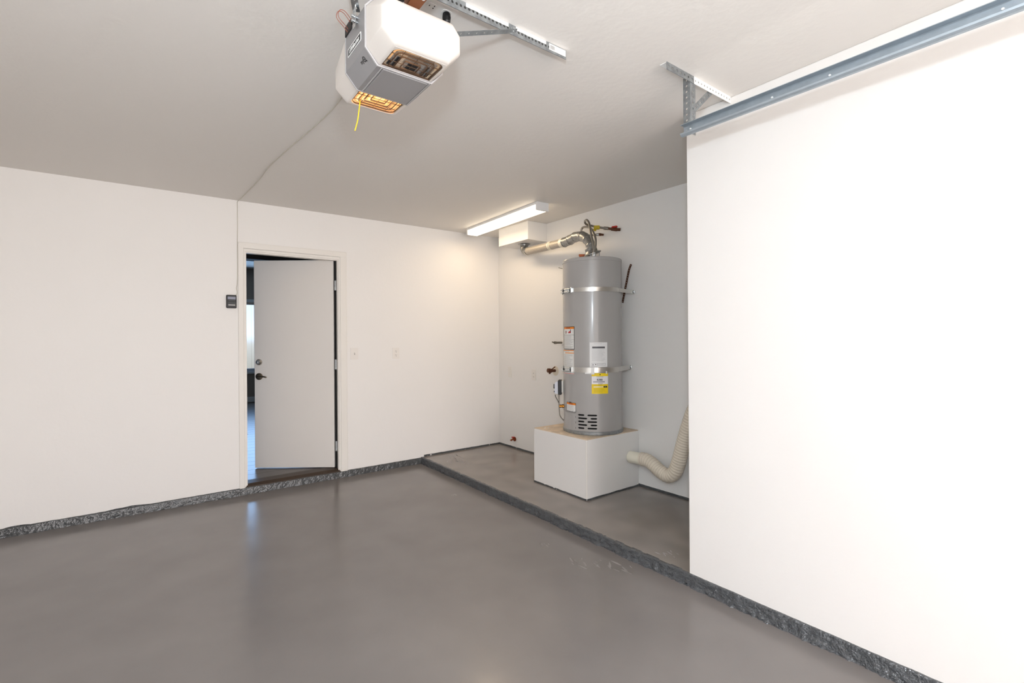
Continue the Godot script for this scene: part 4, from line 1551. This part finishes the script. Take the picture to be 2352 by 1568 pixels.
func dryer_hose() -> void:
	var h := thing("dryer_hose", "ribbed beige dryer hose curving up from the white stand's side", "hose", Vector3(3.225, 0.2, -2.65))
	var st := mb()
	rod(st, Vector3(3.222, 0.329, -2.652), Vector3(3.222, 0.334, -2.520), 0.049, 28)
	part("collar", st, "pvc", h, "smooth cream plastic collar")
	var path := smooth([Vector3(3.222, 0.334, -2.535), Vector3(3.222, 0.334, -2.48), Vector3(3.221, 0.312, -2.42), Vector3(3.22, 0.272, -2.35), Vector3(3.22, 0.254, -2.28), Vector3(3.22, 0.290, -2.225), Vector3(3.222, 0.36, -2.193), Vector3(3.224, 0.45, -2.168), Vector3(3.226, 0.55, -2.140), Vector3(3.226, 0.66, -2.105), Vector3(3.23, 0.80, -2.05), Vector3(3.24, 0.92, -1.95), Vector3(3.245, 0.98, -1.80), Vector3(3.245, 1.0, -1.53)], 22)
	# even steps along the curve
	var even := PackedVector3Array()
	var acc := 0.0
	var step := 0.0042
	even.append(path[0])
	for i in path.size() - 1:
		var l := path[i].distance_to(path[i + 1])
		while acc + l >= step:
			var f := (step - acc) / l
			path[i] = path[i].lerp(path[i + 1], f)
			even.append(path[i])
			l = path[i].distance_to(path[i + 1])
			acc = 0.0
		acc += l
	var rr := PackedFloat32Array()
	for i in even.size():
		var ph := fposmod(i / 5.0, 1.0)
		rr.append(0.0505 + 0.0045 * absf(cos(PI * ph)) + (0.0006 * noise.get_noise_1d(i * 1.3)))
	st = mb()
	sweep(st, even, rr, 26, false)
	part("hose", st, "hose_vinyl", h)
	# the wire coil that shows through, one ring per rib
	st = mb()
	var i := 5
	while i < even.size() - 2:
		var d := (even[i + 1] - even[i - 1]).normalized()
		var u := d.cross(Vector3.RIGHT).normalized()
		var w := d.cross(u)
		var ring := PackedVector3Array()
		for k in 21:
			ring.append(even[i] + (u * cos(TAU * k / 20) + w * sin(TAU * k / 20)) * 0.0546)
		sweep(st, ring, 0.0013, 5, false)
		i += 5
	part("wire_coil", st, "hose_wire", h).set_meta("kind", "stuff")


# ------------------------------------------------------------------ small things on the walls
func wall_devices() -> void:
	var fr := Transform3D(Basis.IDENTITY, Vector3(0, 0, BACK))
	# door opener's wall control
	var c := thing("wall_control", "black wall control with grey screen left of the door casing", "control", Vector3(0.5465, 1.606, BACK))
	var st := mb()
	box(st, Vector3(0.5465, 1.662, BACK + 0.012), Vector3(0.076, 0.112, 0.024), 0.005)
	part("case", st, "soft_black", c)
	st = mb()
	box(st, Vector3(0.5475, 1.691, BACK + 0.0245), Vector3(0.060, 0.024, 0.003), 0.001)
	part("screen", st, "screen_blue", c)
	st = mb()
	box(st, Vector3(0.5475, 1.668, BACK + 0.0255), Vector3(0.052, 0.014, 0.005), 0.002)
	part("button", st, "control_grey", c)
	st = mb()
	box(st, Vector3(0.5475, 1.648, BACK + 0.0245), Vector3(0.058, 0.018, 0.003), 0.001)
	part("button", st, "control_grey", c)
	st = mb()
	box(st, Vector3(0.5475, 1.632, BACK + 0.0245), Vector3(0.052, 0.006, 0.003), 0.001)
	part("light_bar", st, "white_mark", c)
	# light switch
	var s := thing("light_switch", "white toggle light switch just right of the door", "switch", Vector3(1.597, 1.132, BACK))
	st = mb()
	prism(st, rounded(0.074, 0.116, 0.004, 3), Transform3D(Basis.IDENTITY, Vector3(1.597, 1.190, BACK)), 0.005)
	part("cover_plate", st, "plate_plastic", s)
	st = mb()
	box(st, Vector3(1.597, 1.192, BACK + 0.006), Vector3(0.010, 0.024, 0.004), 0.001)
	box(st, Vector3(1.597, 1.197, BACK + 0.012), Vector3(0.006, 0.010, 0.014), 0.001, Basis(Vector3.RIGHT, -0.4))
	part("toggle", st, "white_plastic", s)
	st = mb()
	box(st, Vector3(1.597, 1.186, BACK + 0.0068), Vector3(0.005, 0.010, 0.004), 0.0)
	part("toggle_gap", st, "heater_seam", s)
	# socket
	var so := thing("wall_outlet", "white double wall outlet between the door and the corner", "outlet", Vector3(2.028, 1.128, BACK))
	st = mb()
	prism(st, rounded(0.072, 0.114, 0.004, 3), Transform3D(Basis.IDENTITY, Vector3(2.028, 1.184, BACK)), 0.005)
	part("cover_plate", st, "plate_plastic", so)
	for y in [1.164, 1.204]:
		st = mb()
		prism(st, rounded(0.034, 0.028, 0.010, 4), Transform3D(Basis.IDENTITY, Vector3(2.028, y, BACK + 0.005)), 0.002)
		var rc := part("receptacle", st, "plate_plastic", so)
		for q in [[-0.007, 0.004, 0.0025, 0.008], [0.006, 0.004, 0.0025, 0.007], [-0.002, -0.009, 0.005, 0.005]]:
			st = mb()
			span(st, Vector3(2.028 + q[0], y + q[1] - q[3] / 2, BACK + 0.0066), Vector3(2.028 + q[0] + q[2], y + q[1] + q[3] / 2, BACK + 0.0074))
			part("socket_slot", st, "hole_black", rc)
	# plates on the recess wall
	var sd := Basis(Vector3.BACK, Vector3.UP, Vector3.LEFT)
	var b := thing("blank_plate", "blank off-white cover plate on the recess wall nearest the corner", "cover plate", Vector3(RECESS, 0.876, -4.496))
	st = mb()
	prism(st, rounded(0.066, 0.120, 0.004, 3), Transform3D(sd, Vector3(RECESS, 0.935, -4.496)), 0.005)
	part("cover_plate", st, "trim_paint", b)
	for y in [0.894, 0.976]:
		st = mb()
		prism(st, rounded(0.006, 0.006, 0.003, 3), Transform3D(sd, Vector3(RECESS - 0.005, y, -4.496)), 0.0012)
		part("screw", st, "trim_paint", b)
	var ou := thing("wall_outlet", "off-white outlet on the recess wall left of the water heater", "outlet", Vector3(RECESS, 0.868, -4.062))
	st = mb()
	prism(st, rounded(0.068, 0.120, 0.004, 3), Transform3D(sd, Vector3(RECESS, 0.928, -4.062)), 0.005)
	part("cover_plate", st, "trim_paint", ou)
	for y in [0.908, 0.948]:
		st = mb()
		prism(st, rounded(0.034, 0.028, 0.010, 4), Transform3D(sd, Vector3(RECESS - 0.005, y, -4.062)), 0.002)
		var rq := part("receptacle", st, "plate_plastic", ou)
		for q in [-0.007, 0.006]:
			st = mb()
			span(st, Vector3(RECESS - 0.0076, y - 0.004, -4.062 + q), Vector3(RECESS - 0.0066, y + 0.004, -4.062 + q + 0.0025))
			part("socket_slot", st, "heater_seam", rq)


func wall_fittings() -> void:
	var x := RECESS
	# pipe stub at mid height
	var a := thing("pipe_stub", "grey pipe stub with a valve tip on the wall left of the warning sticker", "pipe", Vector3(x, 1.28, -3.60))
	var st := mb()
	rod(st, Vector3(x, 1.284, -3.605), Vector3(x - 0.085, 1.284, -3.605), 0.011, 12)
	rod(st, Vector3(x - 0.083, 1.284, -3.605), Vector3(x - 0.108, 1.284, -3.605), 0.014, 8)
	rod(st, Vector3(x - 0.106, 1.284, -3.605), Vector3(x - 0.138, 1.292, -3.605), 0.006, 8)
	part("stub", st, "braid", a)
	st = mb()
	rod(st, Vector3(x, 1.284, -3.605), Vector3(x - 0.010, 1.284, -3.605), 0.027, 18)
	part("flange", st, "trim_paint", a)
	# gas tap with a ragged hole round it
	var g := thing("gas_tap", "dark red-brown gas tap in a ragged round hole in the wall", "tap", Vector3(x, 0.99, -3.72))
	st = mb()
	lathe(st, Vector3(x, 0.992, -3.712), [[0.0, 0.004], [0.030, 0.004], [0.046, 0.002], [0.050, 0.0]], 24, Basis(Vector3.BACK, PI / 2))
	part("wall_patch", st, "hose_vinyl", g)
	st = mb()
	rod(st, Vector3(x, 0.994, -3.715), Vector3(x - 0.060, 0.994, -3.722), 0.015, 10)
	rod(st, Vector3(x - 0.050, 0.994, -3.721), Vector3(x - 0.092, 1.000, -3.728), 0.022, 8)
	part("tap_body", st, "rust", g)
	st = mb()
	rod(st, Vector3(x - 0.070, 1.020, -3.727), Vector3(x - 0.070, 0.962, -3.723), 0.009, 8)
	box(st, Vector3(x - 0.040, 1.022, -3.70), Vector3(0.055, 0.008, 0.014), 0.002, Basis(Vector3.BACK, 0.5))
	part("tap_lever", st, "rust", g)
	# hose bib low in the corner
	var b := thing("hose_tap", "small red-handled hose tap low on the wall near the corner", "tap", Vector3(x, 0.16, -4.415))
	st = mb()
	rod(st, Vector3(x, 0.172, -4.415), Vector3(x - 0.038, 0.172, -4.415), 0.011, 10)
	rod(st, Vector3(x - 0.034, 0.172, -4.415), Vector3(x - 0.060, 0.164, -4.415), 0.010, 10)
	rod(st, Vector3(x - 0.002, 0.172, -4.415), Vector3(x - 0.008, 0.172, -4.415), 0.026, 16)
	part("tap_body", st, "copper", b)
	st = mb()
	rod(st, Vector3(x - 0.028, 0.178, -4.415), Vector3(x - 0.028, 0.196, -4.415), 0.006, 8)
	lathe(st, Vector3(x - 0.028, 0.192, -4.415), [[0.0, 0.0], [0.017, 0.0], [0.019, 0.004], [0.017, 0.008], [0.0, 0.008]], 12)
	part("tap_handle", st, "red_handle", b)
	# bent nail beside the lid
	var n := thing("nail", "thin bent nail in the wall left of the water heater's lid", "nail", Vector3(x, 2.03, -3.58))
	st = mb()
	rod(st, Vector3(x, 2.030, -3.582), Vector3(x - 0.065, 2.036, -3.582), 0.0032, 6)
	part("shank", st, "braid", n)
	# rusty perforated strap behind the heater
	var r := thing("rusty_strap", "rusty perforated strap leaning on the wall right of the water heater", "strap", Vector3(x, 1.62, -2.80))
	st = mb()
	var p0 := Vector3(x - 0.006, 1.640, -2.818)
	var p1 := Vector3(x - 0.006, 1.925, -2.742)
	var d := (p1 - p0).normalized()
	var y := Vector3.LEFT.cross(d)
	holed(st, p0 - y * 0.010, d, y, p0.distance_to(p1), 0.020, 0.003, 14, 0.0038)
	part("strap", st, "rust", r)
	st = mb()
	var p2 := Vector3(x - 0.004, 1.968, -2.722)
	var d2 := (p2 - p1).normalized()
	var y2 := Vector3.LEFT.cross(d2)
	holed(st, p1 - y2 * 0.010, d2, y2, p1.distance_to(p2), 0.019, 0.003, 2, 0.0036)
	part("bent_end", st, "rust", r)


func bell_wire() -> void:
	var w := thing("bell_wire", "thin painted wire from the door opener over the ceiling to the wall control", "wire", Vector3(0.6, 1.7, BACK + 0.01))
	var st := mb()
	var c := CEIL - 0.006
	var pts := [Vector3(0.70, 2.456, -1.68), Vector3(0.73, 2.50, -1.80), Vector3(0.745, c, -2.0), Vector3(0.757, c, -2.415), Vector3(0.752, c, -2.60), Vector3(0.734, c, -2.822), Vector3(0.700, c, -3.14), Vector3(0.672, c, -3.429), Vector3(0.652, c, -3.70), Vector3(0.650, c, -3.918), Vector3(0.632, c, -4.274), Vector3(0.610, c, -4.60), Vector3(0.598, c - 0.004, BACK + 0.012), Vector3(0.597, c - 0.04, BACK + 0.004), Vector3(0.597, 2.30, BACK + 0.003), Vector3(0.595, 2.15, BACK + 0.003), Vector3(0.595, 1.95, BACK + 0.003), Vector3(0.592, 1.82, BACK + 0.004), Vector3(0.586, 1.78, BACK + 0.004), Vector3(0.592, 1.74, BACK + 0.004), Vector3(0.580, 1.715, BACK + 0.006)]
	sweep(st, smooth(pts, 5), 0.0026, 6)
	part("cable", st, "painted_wire", w)
